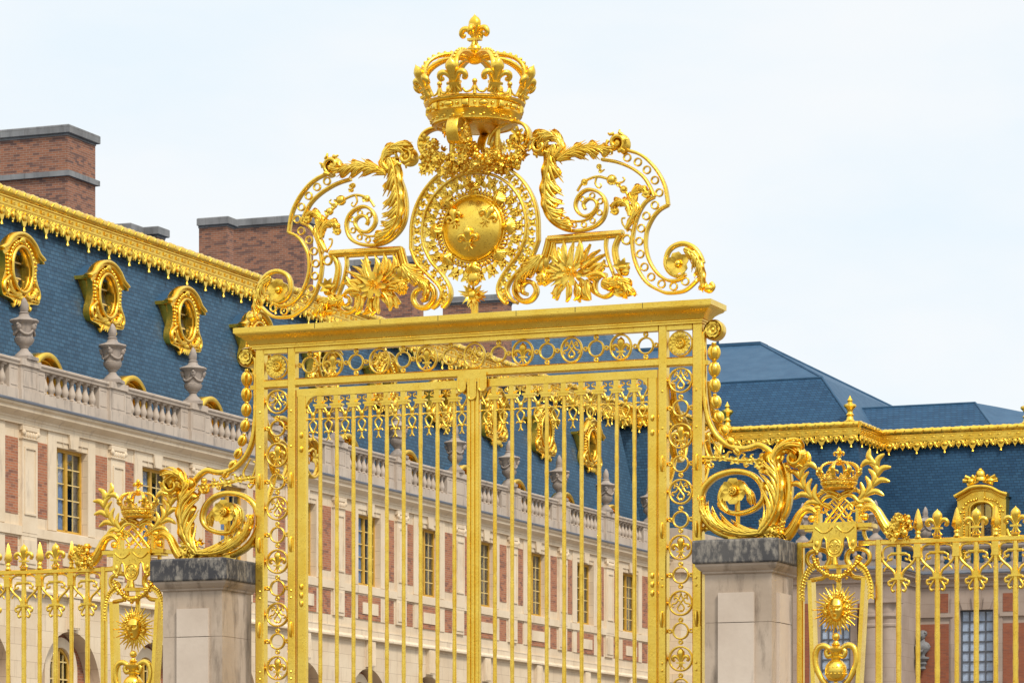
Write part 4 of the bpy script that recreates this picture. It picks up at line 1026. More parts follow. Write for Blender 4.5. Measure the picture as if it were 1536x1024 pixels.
    for k in (-1, 1): cluster(m, (PX + k * 0.15, -0.10, SZ - 0.0), (0.05, 0.03, 0.09), 10, 0.018, rg)
    m.build('hair', GOLD, sn, flip=fl)
    # urn on the lyre
    m = MB()
    m.lathe([(0.0, 0.0), (0.10, 0.02), (0.135, 0.07), (0.15, 0.145), (0.135, 0.22), (0.09, 0.275), (0.06, 0.29), (0.075, 0.32), (0.05, 0.34), (0.07, 0.38), (0.115, 0.41), (0.12, 0.44), (0.08, 0.465), (0.05, 0.49), (0.065, 0.50), (0.04, 0.52), (0.035, 0.54)], PX, -0.14, 4.10, 22)
    m.ball((PX, -0.14, 4.70), 0.055, 12, 8)
    for k in range(9):
        a = -PI + k * PI / 8
        m.ball((PX + 0.135 * math.cos(a), -0.14 + 0.135 * math.sin(a), 4.29 + 0.0), 0.014, 6, 4); m.ball((PX + 0.14 * math.cos(a + 0.2), -0.14 + 0.14 * math.sin(a + 0.2), 4.20), 0.016, 6, 4)
    m.build('orb', GOLD, pl, flip=fl)
    m = MB()
    for k in (-1, 1):
        m.tube([(PX + k * a, -0.15, b) for a, b in smooth([(0.05, 4.46), (0.11, 4.44), (0.13, 4.50), (0.09, 4.54), (0.17, 4.585), (0.25, 4.55), (0.285, 4.44), (0.27, 4.30), (0.20, 4.15), (0.12, 4.05), (0.05, 3.9), (0.04, 3.6)], 5)], lambda t: 0.032 + 0.01 * math.sin(PI * t), 8)
    m.tube([(PX, -0.15, 4.1), (PX, -0.15, 0.5)], 0.03, 8)
    m.build('lyre', GOLD, pl, flip=fl)
    # ------------------------------------------------ railing
    rl = thing('railing', (s * 7.9, 0, 0), f'gilded railing with spear and lily tips running off {side} from the sun pilaster', 'railing', 'gilded railings')
    MB().rail((5.87, 5.95), (10.2, 5.95), 0.07, 0.07).build('top_rail', FLAT, rl, flip=fl, ang=34)
    MB().box(5.877, 10.2, -0.035, 0.035, 0.25, 0.33).build('bottom_rail', FLAT, rl, flip=fl)
    for i in range(15):
        x = 6.106 + 0.2645 * i
        m = MB(); h = 0.029 if i % 2 else 0.033
        m.sweep([[(x + (h + q) * 1.1 * math.cos(R_(w)), (h + q) * 1.1 * math.sin(R_(w)), z) for w in range(0, 360, 36)] for z, q in [(0.331 + 5.582 * j / 60, 0.0022 * math.sin(j * 2.4 + i)) for j in range(61)]])
        if i % 2:
            m.box(x - 0.046, x + 0.046, -0.046, 0.046, 5.75, 5.914); m.box(x - 0.052, x + 0.052, -0.052, 0.052, 5.735, 5.7495)
        m.build('bar', FLAT, rl, flip=fl)
        m = MB()
        if i % 2:
            m.add(spear_mb(0.40), Matrix.Translation((x, 0, 5.986))); m.build('spear_tip', GOLD, rl, flip=fl)
        else:
            if i:
                m.lathe([(0.055, 0), (0.06, 0.02), (0.04, 0.04)], x, 0, 5.986, 10); fleur(m, x, 0, 5.99, 0.375); m.build('fleur_de_lis', GOLD, rl, flip=fl)
            m = MB(); D = 0.2645
            for k in (-1, 1):
                f = lambda *p: [(x + k * a, 0, b) for a, b in smooth(p, 4)]
                m.tube(f((0.04, 5.90), (0.11, 5.905), (0.19, 5.875), (0.218, 5.80), (0.205, 5.73)), 0.015, 6)
                m.tube(f((0.02, 5.785), (0.10, 5.785), (0.145, 5.76), (0.14, 5.715), (0.10, 5.715), (0.10, 5.74)), 0.016, 6)
                m.tube(f((0.235, 5.745), (0.20, 5.68), (0.14, 5.62), (0.075, 5.565), (0.045, 5.50), (0.042, 5.46)), 0.019, 6)
                m.tube(f((0.15, 5.625), (0.185, 5.60), (0.20, 5.565)), 0.012, 6); m.tube(f((0.18, 5.655), (0.165, 5.69), (0.14, 5.71)), 0.012, 6)
                m.tube(f((0.03, 5.45), (0.09, 5.44), (0.14, 5.42), (0.13, 5.375), (0.095, 5.385)), 0.017, 6)
                m.tube(f((0.035, 5.44), (0.075, 5.38), (0.10, 5.33), (0.08, 5.29), (0.05, 5.31)), 0.016, 6)
            m.box(x - 0.10, x + 0.10, -0.05, 0.05, 5.787, 5.81); m.box(x - 0.095, x + 0.095, -0.05, 0.05, 5.445, 5.47)
            m.box(x - 0.042, x + 0.042, -0.042, 0.042, 5.47, 5.53)
            m.build('scroll_bracket', GOLD, rl, flip=fl)
# ================================================================ BUILDINGS
XW = CX - 50.1; BAY = 5.2; Y0 = 42.03
def onX(x, y, X):
    u = (x - 768) / F; v = (HOR - y) / F
    t = (X - CX) / (ax + u * rx); return CY + t * (ay + u * ry), EYE + t * v
def crest(mb, fr, xa, xb, y, trim=(0, 0)):
    """gilded roof crest along local x at depth y (front towards -y): mouldings in mb, hanging fringe in fr"""
    n = max(8, int((xb - xa) / 0.09)); secs = []
    for i in range(n + 1):
        x = xa + (xb - xa) * i / n; q = 0.014 * math.sin(x * 23) + 0.010 * math.sin(x * 9.3)
        secs.append([(x, y - 0.02 + (0.15 + q) * math.cos(R_(a)), 21.15 + (0.15 + q) * math.sin(R_(a))) for a in range(0, 360, 36)])
    mb.sweep(secs)
    mb.box(xa, xb, y - 0.10, y + 0.2, 20.975, 21.012); mb.box(xa, xb, y - 0.05, y + 0.2, 20.79, 20.974); mb.box(xa, xb, y - 0.085, y + 0.2, 20.745, 20.789)
    k = int((xb - xa) / 0.43)
    for i in range(k):
        x = xa + (i + 0.5) * (xb - xa) / k
        mb.box(x - 0.12, x + 0.12, y - 0.085, y - 0.051, 20.83, 20.93); mb.ball((x, y - 0.085, 20.88), (0.08, 0.02, 0.03), 8, 5); mb.tube([(x - 0.08, y - 0.13, 21.10), (x + 0.03, y - 0.165, 21.20)], 0.035, 5)
    U = 1.3 / 2; k = max(1, round((xb - xa) / U)); U = (xb - xa) / k; y -= 0.06; zz_ = len(fr.v)
    fr.box(xa, xb, y - 0.0, y + 0.04, 20.70, 20.744)
    for i in range(k):
        x = xa + (i + 0.5) * U; big = i % 2 == 0; L = 0.46 if big else 0.36; z = 20.70
        w = 0.21 if big else 0.13
        fr.prism([(x - w * 0.5, z), (x - w * 0.72, z - 0.10), (x - w, z - 0.16), (x - w * 0.75, z - 0.24), (x - w * 0.4, z - L * 0.85), (x, z - L), (x + w * 0.4, z - L * 0.85), (x + w * 0.75, z - 0.24), (x + w, z - 0.16), (x + w * 0.72, z - 0.10), (x + w * 0.5, z)], y - 0.02, y + 0.03)
        fr.ball((x, y - 0.04, z - 0.17), (w * 0.55, 0.04, 0.10), 8, 5)
        if big:
            fr.ball((x, y, z - L - 0.02), 0.045, 7, 5); fr.tube([(x, y, z - L - 0.03), (x, y, z - L - 0.10)], lambda t: 0.04 + 0.03 * t, 8)
        else: fr.ball((x, y, z - L - 0.02), 0.035, 6, 5)
        for sgn in (-1, 1):
            for q_, (dx, l_) in enumerate(((0.15, 0.27), (0.215, 0.34), (0.275, 0.26))):
                fr.tube([(x + sgn * dx, y + 0.0, z - 0.02), (x + sgn * (dx + 0.02), y - 0.015, z - l_ * 0.6), (x + sgn * (dx + 0.05), y, z - l_)], lambda t: 0.022 + 0.016 * math.sin(PI * t), 8)
            fr.tube([(x + sgn * a, y - 0.01, z + b) for a, b in smooth([(0.06, -0.03), (0.15, -0.06), (0.22, -0.13), (0.27, -0.24), (0.325, -0.30)], 3)], 0.036, 6)
            fr.tube([(x + sgn * a, y - 0.01, z + b) for a, b in smooth([(0.30, -0.02), (0.27, -0.09), (0.20, -0.10), (0.19, -0.04)], 3)], 0.026, 6)
def urn_mb():
    m = MB()
    m.box(-0.30, 0.30, -0.30, 0.30, 0, 0.10)
    m.lathe([(0.27, 0.10), (0.24, 0.17), (0.13, 0.27), (0.10, 0.34), (0.14, 0.37), (0.14, 0.40), (0.20, 0.44), (0.265, 0.54), (0.275, 0.62)], n=24, rib=lambda z, a: 0.035 * math.cos(12 * a) if z > 0.42 else 0)
    m.lathe([(0.275, 0.62), (0.25, 0.64), (0.25, 0.66), (0.265, 0.85), (0.30, 0.99), (0.31, 1.02), (0.39, 1.06), (0.41, 1.10), (0.38, 1.14), (0.27, 1.17), (0.17, 1.22), (0.13, 1.30), (0.15, 1.33), (0.11, 1.36)], n=24, rib=lambda z, a: 0.04 * math.cos(14 * a) if 1.03 < z < 1.15 else 0)
    m.lathe([(0.10, 1.36), (0.125, 1.45), (0.115, 1.56), (0.07, 1.68), (0.02, 1.76), (0.0, 1.77)], n=14, rib=lambda z, a: 0.16 * math.sin(3 * a + z * 16))
    for a in (0, 90, 180, 270):
        x, y = 0.30 * math.cos(R_(a)), 0.30 * math.sin(R_(a))
        m.ball((x, y, 0.93), (0.085, 0.085, 0.11), 9, 6); m.ball((x * 1.2, y * 1.2, 0.98), (0.05, 0.05, 0.05), 7, 5)
        t = smooth([(0.29 * math.cos(R_(a + d)), 0.29 * math.sin(R_(a + d)), zz) for d, zz in ((0, 0.86), (22, 0.75), (45, 0.71), (68, 0.75), (90, 0.86))], 3)
        m.tube(t, 0.035, 6)
    return m
def baluster_mb():
    m = MB()
    m.box(-0.11, 0.11, -0.11, 0.11, 0, 0.06); m.box(-0.11, 0.11, -0.11, 0.11, 0.61, 0.66)
    m.lathe([(0.085, 0.06), (0.10, 0.075), (0.07, 0.10), (0.085, 0.14), (0.115, 0.20), (0.118, 0.26), (0.095, 0.34), (0.062, 0.45), (0.055, 0.51), (0.075, 0.53), (0.06, 0.55), (0.085, 0.59), (0.09, 0.61)], n=14)
    return m
def casement(w, h, y, rows, cols=4, arch=False):
    """local window at x=0 centre, z=0 bottom; returns frame, muntins, glass"""
    f = MB(); g = MB(); p = MB(); hw = w / 2
    f.box(-hw, -hw + 0.09, y, y + 0.08, 0, h); f.box(hw - 0.09, hw, y, y + 0.08, 0, h); f.box(-hw + 0.09, hw - 0.09, y, y + 0.08, 0, 0.10); f.box(-hw + 0.09, hw - 0.09, y, y + 0.08, h - 0.09, h)
    f.box(-0.065, 0.065, y - 0.02, y + 0.07, 0.10, h - 0.09)
    for i in range(1, rows):
        z = 0.10 + (h - 0.19) * i / rows
        for x0, x1 in ((-hw + 0.09, -0.065), (0.065, hw - 0.09)): g.box(x0, x1, y + 0.02, y + 0.05, z - 0.017, z + 0.017)
    for s_ in (-1, 1):
        x = s_ * (hw - 0.09 + 0.065) / 2; g.box(x - 0.015, x + 0.015, y + 0.018, y + 0.052, 0.10, h - 0.09)
    p.box(-hw + 0.09, hw - 0.09, y + 0.033, y + 0.037, 0.10, h - 0.09)
    return f, g, p
wing = thing('palace_wing', (XW, Y0, 0), 'long brick and stone palace wing with blue slate mansard and gilded round dormers', 'palace wing', rz=PI / 2, keep=True)
K0, K1 = -2, 9; xa, xe = K0 * BAY - 0.6, 53.67
def part(name, mb, mat, parent=wing, x=0.0, **kw):
    o = mb.build(name, mat, parent, **kw)
    if x: o.location.x = x
    return o
def place(o, x, parent=None):
    """copy a part and its sub-parts, shifted along the facade"""
    c = o.copy(); col.objects.link(c); c.location.x = x; c.parent = parent or o.parent
    for k in [q for q in bpy.data.objects if q.parent == o]:
        d = k.copy(); col.objects.link(d); d.parent = c
    return c
wl = MB(); zt, zb = 14.0, 9.3
edges = [xa]
for k in range(K0, K1 + 1):
    c = k * BAY + 2.55
    wl.box(edges[-1], c - 0.93, 0, 0.5, zb, zt); wl.box(c - 0.93, c + 0.93, 0, 0.5, zb, 11.15); wl.box(c - 0.93, c + 0.93, 0, 0.5, 13.55, zt); edges.append(c + 0.93)
    x0, x1 = k * BAY, k * BAY + BAY
    wl.prism([(x0, 0), (c - 1.75, 0), (c - 1.75, 6.6)] + arc(c, 6.6, 1.75, 180, 0, 22) + [(c + 1.75, 0), (x1, 0), (x1, zb - 0.004), (x0, zb - 0.004)], 0, 0.5)
wl.box(edges[-1], xe, 0, 0.5, zb, zt); wl.box((K1 + 1) * BAY, xe, 0, 0.5, 0, zb - 0.004); wl.box(xa, K0 * BAY, 0, 0.5, 0, zb - 0.004)
wl.box(xa - 0.4, xa - 0.002, 0.0, 16.4, 0, 14.45); wl.box(xe - 0.2, xe, 0.5, 16.4, 0, 14.3); wl.box(xa, xe, 16.0, 16.4, 0, 14.45)
part('wall', wl, 'facade_stone')
part('interior_wall', MB().box(xa, xe, 1.5, 1.6, 9.3, 14.0).box(xa, xe, 2.0, 2.1, 0, 9.29), 'interior')
bw = MB()
for k in range(K0, K1 + 1):
    c = k * BAY + 2.55; bw.box(c - 1.76, c - 0.8, 0.51, 0.56, 0, 7.25); bw.box(c + 0.8, c + 1.76, 0.51, 0.56, 0, 7.25)
for k in range(K0, K1 + 1):
    c = k * BAY + 2.55; bw.hole_plate([(c + 1.76 * math.cos(R_(a)) , 6.6 + 1.76 * math.sin(R_(a))) for a in range(0, 360, 12)], [(c + 0.8 * math.cos(R_(a)), 7.25 - 0.65 * (math.sin(R_(a)) < -0.01) + 0.8 * math.sin(R_(a))) for a in range(0, 360, 12)], 0.511, 0.561) if False else bw.prism([(c - 1.76, 7.251)] + arc(c, 7.25, 0.8, 180, 0, 16) + [(c + 1.76, 7.251), (c + 1.76, 8.4), (c - 1.76, 8.4)], 0.51, 0.56)
part('arch_infill', bw, 'facade_brick')
# stonework that repeats with the bays
pil = MB(); cap = MB(); frm = MB(); bri = MB(); key = MB()
pil.box(-0.43, 0.43, -0.09, -0.001, 10.95, 13.58)
for b in ((-0.33, -0.27, 11.45, 13.35), (0.27, 0.33, 11.45, 13.35), (-0.27, 0.27, 13.29, 13.35), (-0.27, 0.27, 11.45, 11.51)): pil.box(b[0], b[1], -0.125, -0.091, b[2], b[3])
pil.box(-0.43, 0.43, -0.07, -0.001, 9.99, 10.86); pil.box(-0.34, 0.34, -0.10, -0.071, 10.1, 10.75)
cap.box(-0.47, 0.47, -0.13, -0.001, 13.80, 13.93); cap.box(-0.42, 0.42, -0.10, -0.002, 13.585, 13.799); cap.box(-0.47, 0.47, -0.14, -0.001, 13.56, 13.60)
for x in (-0.3, -0.15, 0, 0.15, 0.3): cap.ball((x, -0.11, 13.69), (0.06, 0.05, 0.085), 8, 6)
for x in (-0.40, 0.40): cap.ball((x, -0.12, 13.74), (0.08, 0.06, 0.08), 8, 6)
c = 2.55
for x0, x1 in ((c - 1.42, c - 0.931), (c + 0.931, c + 1.36)): frm.box(x0, x1, -0.035, -0.001, 11.15, 13.70)
frm.box(c - 1.42, c + 1.36, -0.035, -0.001, 13.701, 13.95)
frm.box(c - 1.36, c + 1.36, -0.03, -0.001, 9.99, 10.86)
BRI = []
for x0, x1 in ((0.46, 1.11), (BAY - 1.31, BAY - 0.54)):
    BRI.append(MB().box(x0, x1, -0.014, 0.01, 11.44, 13.56)); BRI.append(MB().box(x0 + 0.02, x1 - 0.02, -0.012, 0.01, 10.0, 10.80))
BRI.append(MB().box(c - 0.95, c + 0.9, -0.045, -0.031, 10.0, 10.80))
frm.box(c - 0.62, c + 0.65, -0.075, -0.046, 10.18, 10.57)
key.prism([(c - 0.20, 13.56), (c + 0.20, 13.56), (c + 0.29, 13.95), (c - 0.29, 13.95)], -0.10, -0.036)
for x in (-0.52, 0.52): key.prism([(c + x - 0.012, 13.56), (c + x + 0.012, 13.56), (c + x * 1.18 + 0.012, 13.94), (c + x * 1.18 - 0.012, 13.94)], -0.04, -0.0351)
akey = MB(); akey.box(c - 0.27, c + 0.27, -0.14, -0.001, 8.40, 9.28)
for x in (-0.2, -0.1, 0, 0.1, 0.2): akey.tube([(c + x, -0.14, 8.45), (c + x, -0.14, 9.2)], 0.035, 6)
pr = MB(); pr.hole_plate([(c + 1.78 * math.cos(R_(a)), 6.6 + 1.78 * math.sin(R_(a))) for a in range(0, 360, 12)], [(c + 1.752 * math.cos(R_(a)), 6.6 + 1.752 * math.sin(R_(a))) for a in range(0, 360, 12)], -0.02, -0.001)
sur = MB(); ia = [(c - 0.8, 0.9), (c - 0.8, 7.25)] + arc(c, 7.25, 0.8, 180, 0, 18) + [(c + 0.8, 7.25), (c + 0.8, 0.9)]
sur.band(ia, 0.30, 0.22, 0.44, ch=0.05)
for lst, nm, mt in ((pil, 'pilaster', 'trim_stone'), (cap, 'capital', 'trim_stone')):
    o = part(nm, lst, mt, ang=30)
    for k in range(K0, K1 + 2):
        if k: place(o, k * BAY)
for lst, nm, mt in ((frm, 'window_surround', 'trim_stone'), (akey, 'arch_keystone', 'trim_stone'), (key, 'keystone', 'trim_stone'), (sur, 'arch_surround', 'trim_stone')):
    o = part(nm, lst, mt, ang=30)
    for k in range(K0, K1 + 1):
        if k: place(o, k * BAY)
for q in BRI:
    o = part('brick_panel', q, 'facade_brick')
    for k in range(K0, K1 + 1):
        if k: place(o, k * BAY)
for q in BRI[:2]: part('brick_panel', q, 'facade_brick', x=(K1 + 1) * BAY)
st = MB().box(xa, xe, -0.08, -0.001, 10.861, 11.12); st.box(xa, xe, -0.06, -0.001, 9.30, 9.62); st.sweep([[(x, 0, 9.28), (x, -0.17, 9.30), (x, -0.17, 9.36), (x, -0.09, 9.44), (x, 0, 9.44)] for x in (xa, xe)])
st.box(xa, xe, -0.07, -0.001, 9.621, 9.66)
part('string_course', st, 'trim_stone', ang=20)
# windows: first floor and ground floor
f, g, p = casement(1.86, 2.40, 0.19, 5)
T = Matrix.Translation((c, 0, 11.15))
w0 = part('window', MB().add(f, T), 'ochre_paint'); part('muntin', MB().add(g, T), 'cream_paint', w0); part('pane', MB().add(p, T), 'glass', w0)
cu = MB(); 
rows = [[(c - 0.82 + 0.95 * i / 16, 0.27 + 0.02 * math.sin(i * 2.2), 11.25 + 2.2 * j) for i in range(17)] for j in (0, 1)]
cu.quad_grid(rows); part('curtain', cu, 'curtain', w0)
part('sill', MB().box(c - 0.93, c + 0.93, -0.03, 0.185, 11.09, 11.149), 'trim_stone', w0)
for k in range(K0, K1 + 1):
    if k:
        q = place(w0, k * BAY)
        if k in (3, 6, 8, 9):
            for d in [o for o in bpy.data.objects if o.parent == q and o.name.startswith('curtain')]: bpy.data.objects.remove(d)
f, g, p = MB(), MB(), MB(); y = 0.46
f.band([(c - 0.61, 0.9), (c - 0.61, 7.25)] + arc(c, 7.25, 0.61, 180, 0, 18) + [(c + 0.61, 7.25), (c + 0.61, 0.9)], 0.10, 0.08, y, ch=0.1)
f.box(c - 0.05, c + 0.05, y - 0.05, y + 0.05, 0.9, 7.80)
for i in range(9):
    z = 3.5 + i * 0.5; hw_ = 0.58 if z < 7.25 else math.sqrt(max(0.01, 0.58 ** 2 - (z - 7.25) ** 2)); g.box(c - hw_, c + hw_, y - 0.02, y + 0.02, z - 0.02, z + 0.02)
for x in (-0.3, 0.3): g.box(c + x - 0.018, c + x + 0.018, y - 0.021, y + 0.019, 0.9, 7.7)
p.prism([(c - 0.62, 0.9), (c + 0.62, 0.9), (c + 0.62, 7.25)] + arc(c, 7.25, 0.62, 0, 180, 16), y + 0.025, y + 0.03)
w1 = part('arched_window', f, 'ochre_paint'); part('muntin', g, 'cream_paint', w1); part('pane', p, 'glass', w1)
for k in range(K0, K1 + 1):
    if k: place(w1, k * BAY)
# cornice, balustrade
cn = MB(); cprof = [(0.0, 13.95), (-0.10, 13.95), (-0.10, 14.07), (-0.13, 14.10), (-0.13, 14.14), (-0.20, 14.20), (-0.30, 14.25), (-0.33, 14.28), (-0.33, 14.36), (-0.40, 14.41), (-0.42, 14.47), (0.0, 14.48)]
cn.sweep([[(x, y_, z) for y_, z in cprof] for x in (xa, xe)]); part('cornice', cn, 'trim_stone', ang=20)
ld = MB(); ld.sweep([[(x, y_, z) for y_, z in ((-0.45, 14.475), (-0.46, 14.53), (-0.10, 14.64), (0.4, 14.64), (0.4, 14.49))] for x in (xa, xe)]); part('gutter_flashing', ld, 'lead_grey', ang=20)
bl = MB().box(xa, xe, -0.03, 0.30, 14.642, 14.93)
bl.sweep([[(x, y_, z) for y_, z in ((0.0, 15.59), (-0.04, 15.60), (-0.05, 15.66), (-0.09, 15.70), (-0.09, 15.75), (-0.06, 15.77), (0.33, 15.77), (0.33, 15.59))] for x in (xa, xe)])
for k in range(K0, K1 + 2):
    x = k * BAY; lo, hi = max(xa, x - 1.0), min(xe, x + 1.0)
    bl.box(lo, hi, 0.0, 0.27, 14.931, 15.589)
    bl.box(x - 0.50, x + 0.50, -0.11, -0.031, 14.643, 14.93); bl.box(x - 0.49, x + 0.49, -0.09, -0.001, 14.931, 15.6)
    bl.box(x - 0.53, x + 0.53, -0.15, 0.36, 15.60, 15.785)
    for q in ((x - 0.40, x + 0.40, 15.02, 15.05), (x - 0.40, x + 0.40, 15.49, 15.52)): bl.box(q[0], q[1], -0.102, -0.091, q[2], q[3])
    for q in ((x - 0.40, x - 0.37), (x + 0.37, x + 0.40)): bl.box(q[0], q[1], -0.102, -0.091, 15.051, 15.489)
    for sx in (-1, 1):
        a, b = sorted((x + sx * 0.56, x + sx * 0.92)); a = max(a, xa); b = min(b, xe)
        if b > a: bl.box(a, b, -0.014, -0.001, 15.02, 15.05); bl.box(a, b, -0.014, -0.001, 15.48, 15.51)
bal = part('balustrade', bl, 'parapet_stone', ang=25)
BM = baluster_mb(); b0 = None
for k in range(K0, K1 + 1):
    for i in range(8):
        x = k * BAY + 1.2 + i * 0.4
        if b0 is None:
            b0 = MB().add(BM, Matrix.Translation((0, 0.14, 14.93))).build('baluster', 'parapet_stone', bal, ang=30); b0.location.x = x
        else:
            q = b0.copy(); col.objects.link(q); q.parent = bal; q.location.x = x
# roof
rf = MB(); rf.sweep([[(x, y_, z) for y_, z in ((1.0, 14.5), (2.5, 20.75), (2.6, 21.0), (2.6, 21.12), (9.0, 22.0), (15, 21.1), (16.5, 14.5))] for x in (xa, 54.5)])
roof = part('roof', rf, 'slate', ang=15)
cm, fm_ = MB(), MB(); crest(cm, fm_, xa, 56.0, 2.24)
cr_ = part('roof_crest', cm, 'gold_roof'); part('fringe', fm_, 'gold_roof', cr_)
part('parapet_gutter', MB().box(xa, xe, 0.31, 1.0, 14.3, 14.49), 'lead_grey')
# round dormers
DY, DZ = 1.65, 18.83
def oval(a, b, n=40): return [(c + a * math.cos(2 * PI * i / n), DZ + b * math.sin(2 * PI * i / n)) for i in range(n)]
half = [(0.0, 1.02), (0.30, 0.97), (0.60, 0.80), (0.80, 0.58), (1.04, 0.46), (1.04, 0.38), (0.86, 0.36), (0.80, 0.12), (0.82, -0.15), (0.95, -0.42), (1.0, -0.66), (0.92, -0.86), (0.70, -0.90), (0.50, -0.93), (0.30, -1.0), (0.0, -0.94)]
full = smooth([(a, b) for a, b in half], 3)
outl = [(c + a, DZ + b) for a, b in full][::-1] + [(c - a, DZ + b) for a, b in full[1:-1]]
inn = []
for x, z in outl:
    an = math.atan2((z - DZ) / 0.62, (x - c) / 0.48); inn.append((c + 0.48 * math.cos(an), DZ + 0.62 * math.sin(an)))
d = MB(); d.hole_plate(outl, inn, DY, DY + 0.22)
pts = oval(0.52, 0.66); d.band(pts, 0.10, 0.14, DY - 0.03, True); d.band(oval(0.455, 0.595), 0.03, 0.26, DY + 0.14, True)
top = [(c - a, DZ + b) for a, b in full[:14]][::-1] + [(c + a, DZ + b) for a, b in full[1:14]]
d.band(top, 0.11, 0.30, DY + 0.0); d.band([(x, z - 0.09) for x, z in top], 0.05, 0.16, DY - 0.02)
for i in range(17):
    a = R_(12 + i * 156 / 16); d.ball((c + 0.66 * math.cos(a), DY - 0.04, DZ + 0.80 * math.sin(a)), (0.055, 0.05, 0.055), 7, 5)
for k in (-1, 1):
    for i in range(7): d.ball((c + k * (0.74 - 0.012 * i), DY - 0.02, DZ + 0.30 - i * 0.105), (0.06, 0.05, 0.05), 7, 5)
    d.tube([(c + k * a, DY - 0.03, DZ + b) for a, b in smooth([(0.62, -0.28), (0.84, -0.45), (0.90, -0.66), (0.78, -0.78), (0.68, -0.68), (0.74, -0.60)], 4)], 0.05, 7)
    d.leaf([(c + k * a, DZ + b) for a, b in smooth([(0.10, -0.74), (0.35, -0.78), (0.58, -0.66), (0.70, -0.45)], 4)], lambda t: 0.10, lambda t: 0.10, 4, DY - 0.03, 0.05)
    d.tube([(c + k * a, DY, DZ + b) for a, b in smooth([(0.25, -0.92), (0.34, -1.05), (0.42, -1.12), (0.48, -1.04)], 4)], 0.05, 6)
d.ball((c, DY - 0.03, DZ - 0.84), (0.16, 0.06, 0.10), 10, 6); d.ball((c, DY - 0.05, DZ + 0.84), (0.12, 0.07, 0.12), 10, 6)
d.tube([(c - 0.85, DY - 0.02, DZ - 0.82), (c + 0.85, DY - 0.02, DZ - 0.82)], 0.045, 7)
for i in range(7): d.petal((c + 0.07 * (i - 3), DY - 0.05, DZ - 0.9), -90 + (i - 3) * 12, 0.22, 0.09, 0.1)
# cheeks running back to the slates
for k in (-1, 1):
    sec = [[(c + k * 0.60, DY + 0.2, DZ - 0.8), (c + k * 0.78, DY + 0.2, DZ - 0.8), (c + k * 0.78, 2.0, DZ - 0.8), (c + k * 0.60, 2.0, DZ - 0.8)],
           [(c + k * 0.60, DY + 0.2, DZ - 0.2), (c + k * 0.72, DY + 0.2, DZ - 0.2), (c + k * 0.72, 2.1, DZ - 0.2), (c + k * 0.60, 2.1, DZ - 0.2)],
           [(c + k * 0.60, DY + 0.2, DZ + 0.36), (c + k * 0.86, DY + 0.2, DZ + 0.36), (c + k * 0.86, 2.4, DZ + 0.36), (c + k * 0.60, 2.4, DZ + 0.36)]]
    d.sweep(sec); d.box(*(sorted((c + k * 0.60, c + k * 1.04))), DY + 0.15, 2.5, DZ + 0.361, DZ + 0.47)
wide = lambda q: (setattr(q, 'v', [(c + (x - c) * 1.12, y_, z) for x, y_, z in q.v]), q)[1]
dm = part('round_dormer', wide(d), 'gold_roof')
part('pane', MB().box(c - 0.52, c + 0.52, DY + 0.26, DY + 0.265, DZ - 0.6, DZ + 0.6), 'glass', dm)
part('backing', MB().box(c - 0.58, c + 0.58, DY + 0.6, DY + 0.62, DZ - 0.62, DZ + 0.62), 'interior', dm)
part('muntin', MB().box(c - 0.02, c + 0.02, DY + 0.25, DY + 0.29, DZ - 0.6, DZ + 0.6).box(c - 0.44, c + 0.44, DY + 0.25, DY + 0.29, DZ - 0.22, DZ - 0.18).box(c - 0.44, c + 0.44, DY + 0.25, DY + 0.29, DZ + 0.22, DZ + 0.26), 'cream_paint', dm)
ll = MB(); secs = []
tp = [(c - 1.0, DZ + 0.472)] + [(x, z - 0.06) for x, z in top[10:-10]] + [(c + 1.0, DZ + 0.472)]
ll.prism(tp[::-1], DY + 0.16, 2.62); part('lead_roof', wide(ll), 'lead_blue', dm)
for k in range(K0, K1 + 1):
    if k: place(dm, k * BAY)
# low arched dormers behind the balustrade
d = MB(); ap = arc(c, 15.5, 0.84, 180, 0, 22, 0.80)
d.band(ap, 0.17, 0.5, 0.95, ch=0.12); d.band(arc(c, 15.5, 0.70, 180, 0, 22, 0.66), 0.07, 0.3, 1.02); d.box(c - 0.95, c - 0.70, 0.75, 1.1, 14.6, 15.5); d.box(c + 0.70, c + 0.95, 0.75, 1.1, 14.6, 15.5)
lo = part('low_dormer', d, 'gold_roof'); q = MB(); q.prism(([(c - 0.7, 14.6), (c + 0.7, 14.6)] + arc(c, 15.5, 0.7, 0, 180, 14, 0.66)), 1.15, 1.2)
part('shutter', q, 'ochre_paint', lo)
hood = MB(); hood.prism([(c - 0.90, 14.6), (c + 0.90, 14.6)] + arc(c, 15.5, 0.90, 0, 180, 14, 0.86), 1.205, 1.6); part('lead_roof', hood, 'lead_blue', lo)
for k in range(K0, K1 + 1):
    if k: place(lo, k * BAY)
# chimneys
def chimney(px_c, py, px_r, width, depth_in, dz=0.9, inset=9.0, band=None, zb=20.5):
    """+X face between pixel columns px_c (near corner) and px_r; top at pixel row py of the corner"""
    Xp = XW - inset; Ya, z = onX(px_c, py, Xp); Yb, _ = onX(px_r, py, Xp)
    x0, x1 = Ya - Y0, Yb - Y0; o = 0.10
    ch = part('chimney', MB().box(x0 + o, x1 - o, inset + o, inset + width, zb, z - 0.36), 'chimney_brick')
    cp = MB().box(x0 + o - 0.02, x1 - o + 0.02, inset + o - 0.02, inset + width + 0.02, z - 0.359, z - 0.29); cp.sweep([[(x0 - e, inset - e, zz), (x1 + e, inset - e, zz), (x1 + e, inset + width + e, zz), (x0 - e, inset + width + e, zz)] for e, zz in ((0.0, z - 0.289), (0.03, z - 0.27), (0.03, z - 0.03), (0.0, z))])
    if band: cp.box(x0 - 0.02, x1 + 0.02, inset - 0.02, inset + width + 0.02, z - band - 0.18, z - band)
    part('chimney_cap', cp, 'grey_stone', ch, ang=20)
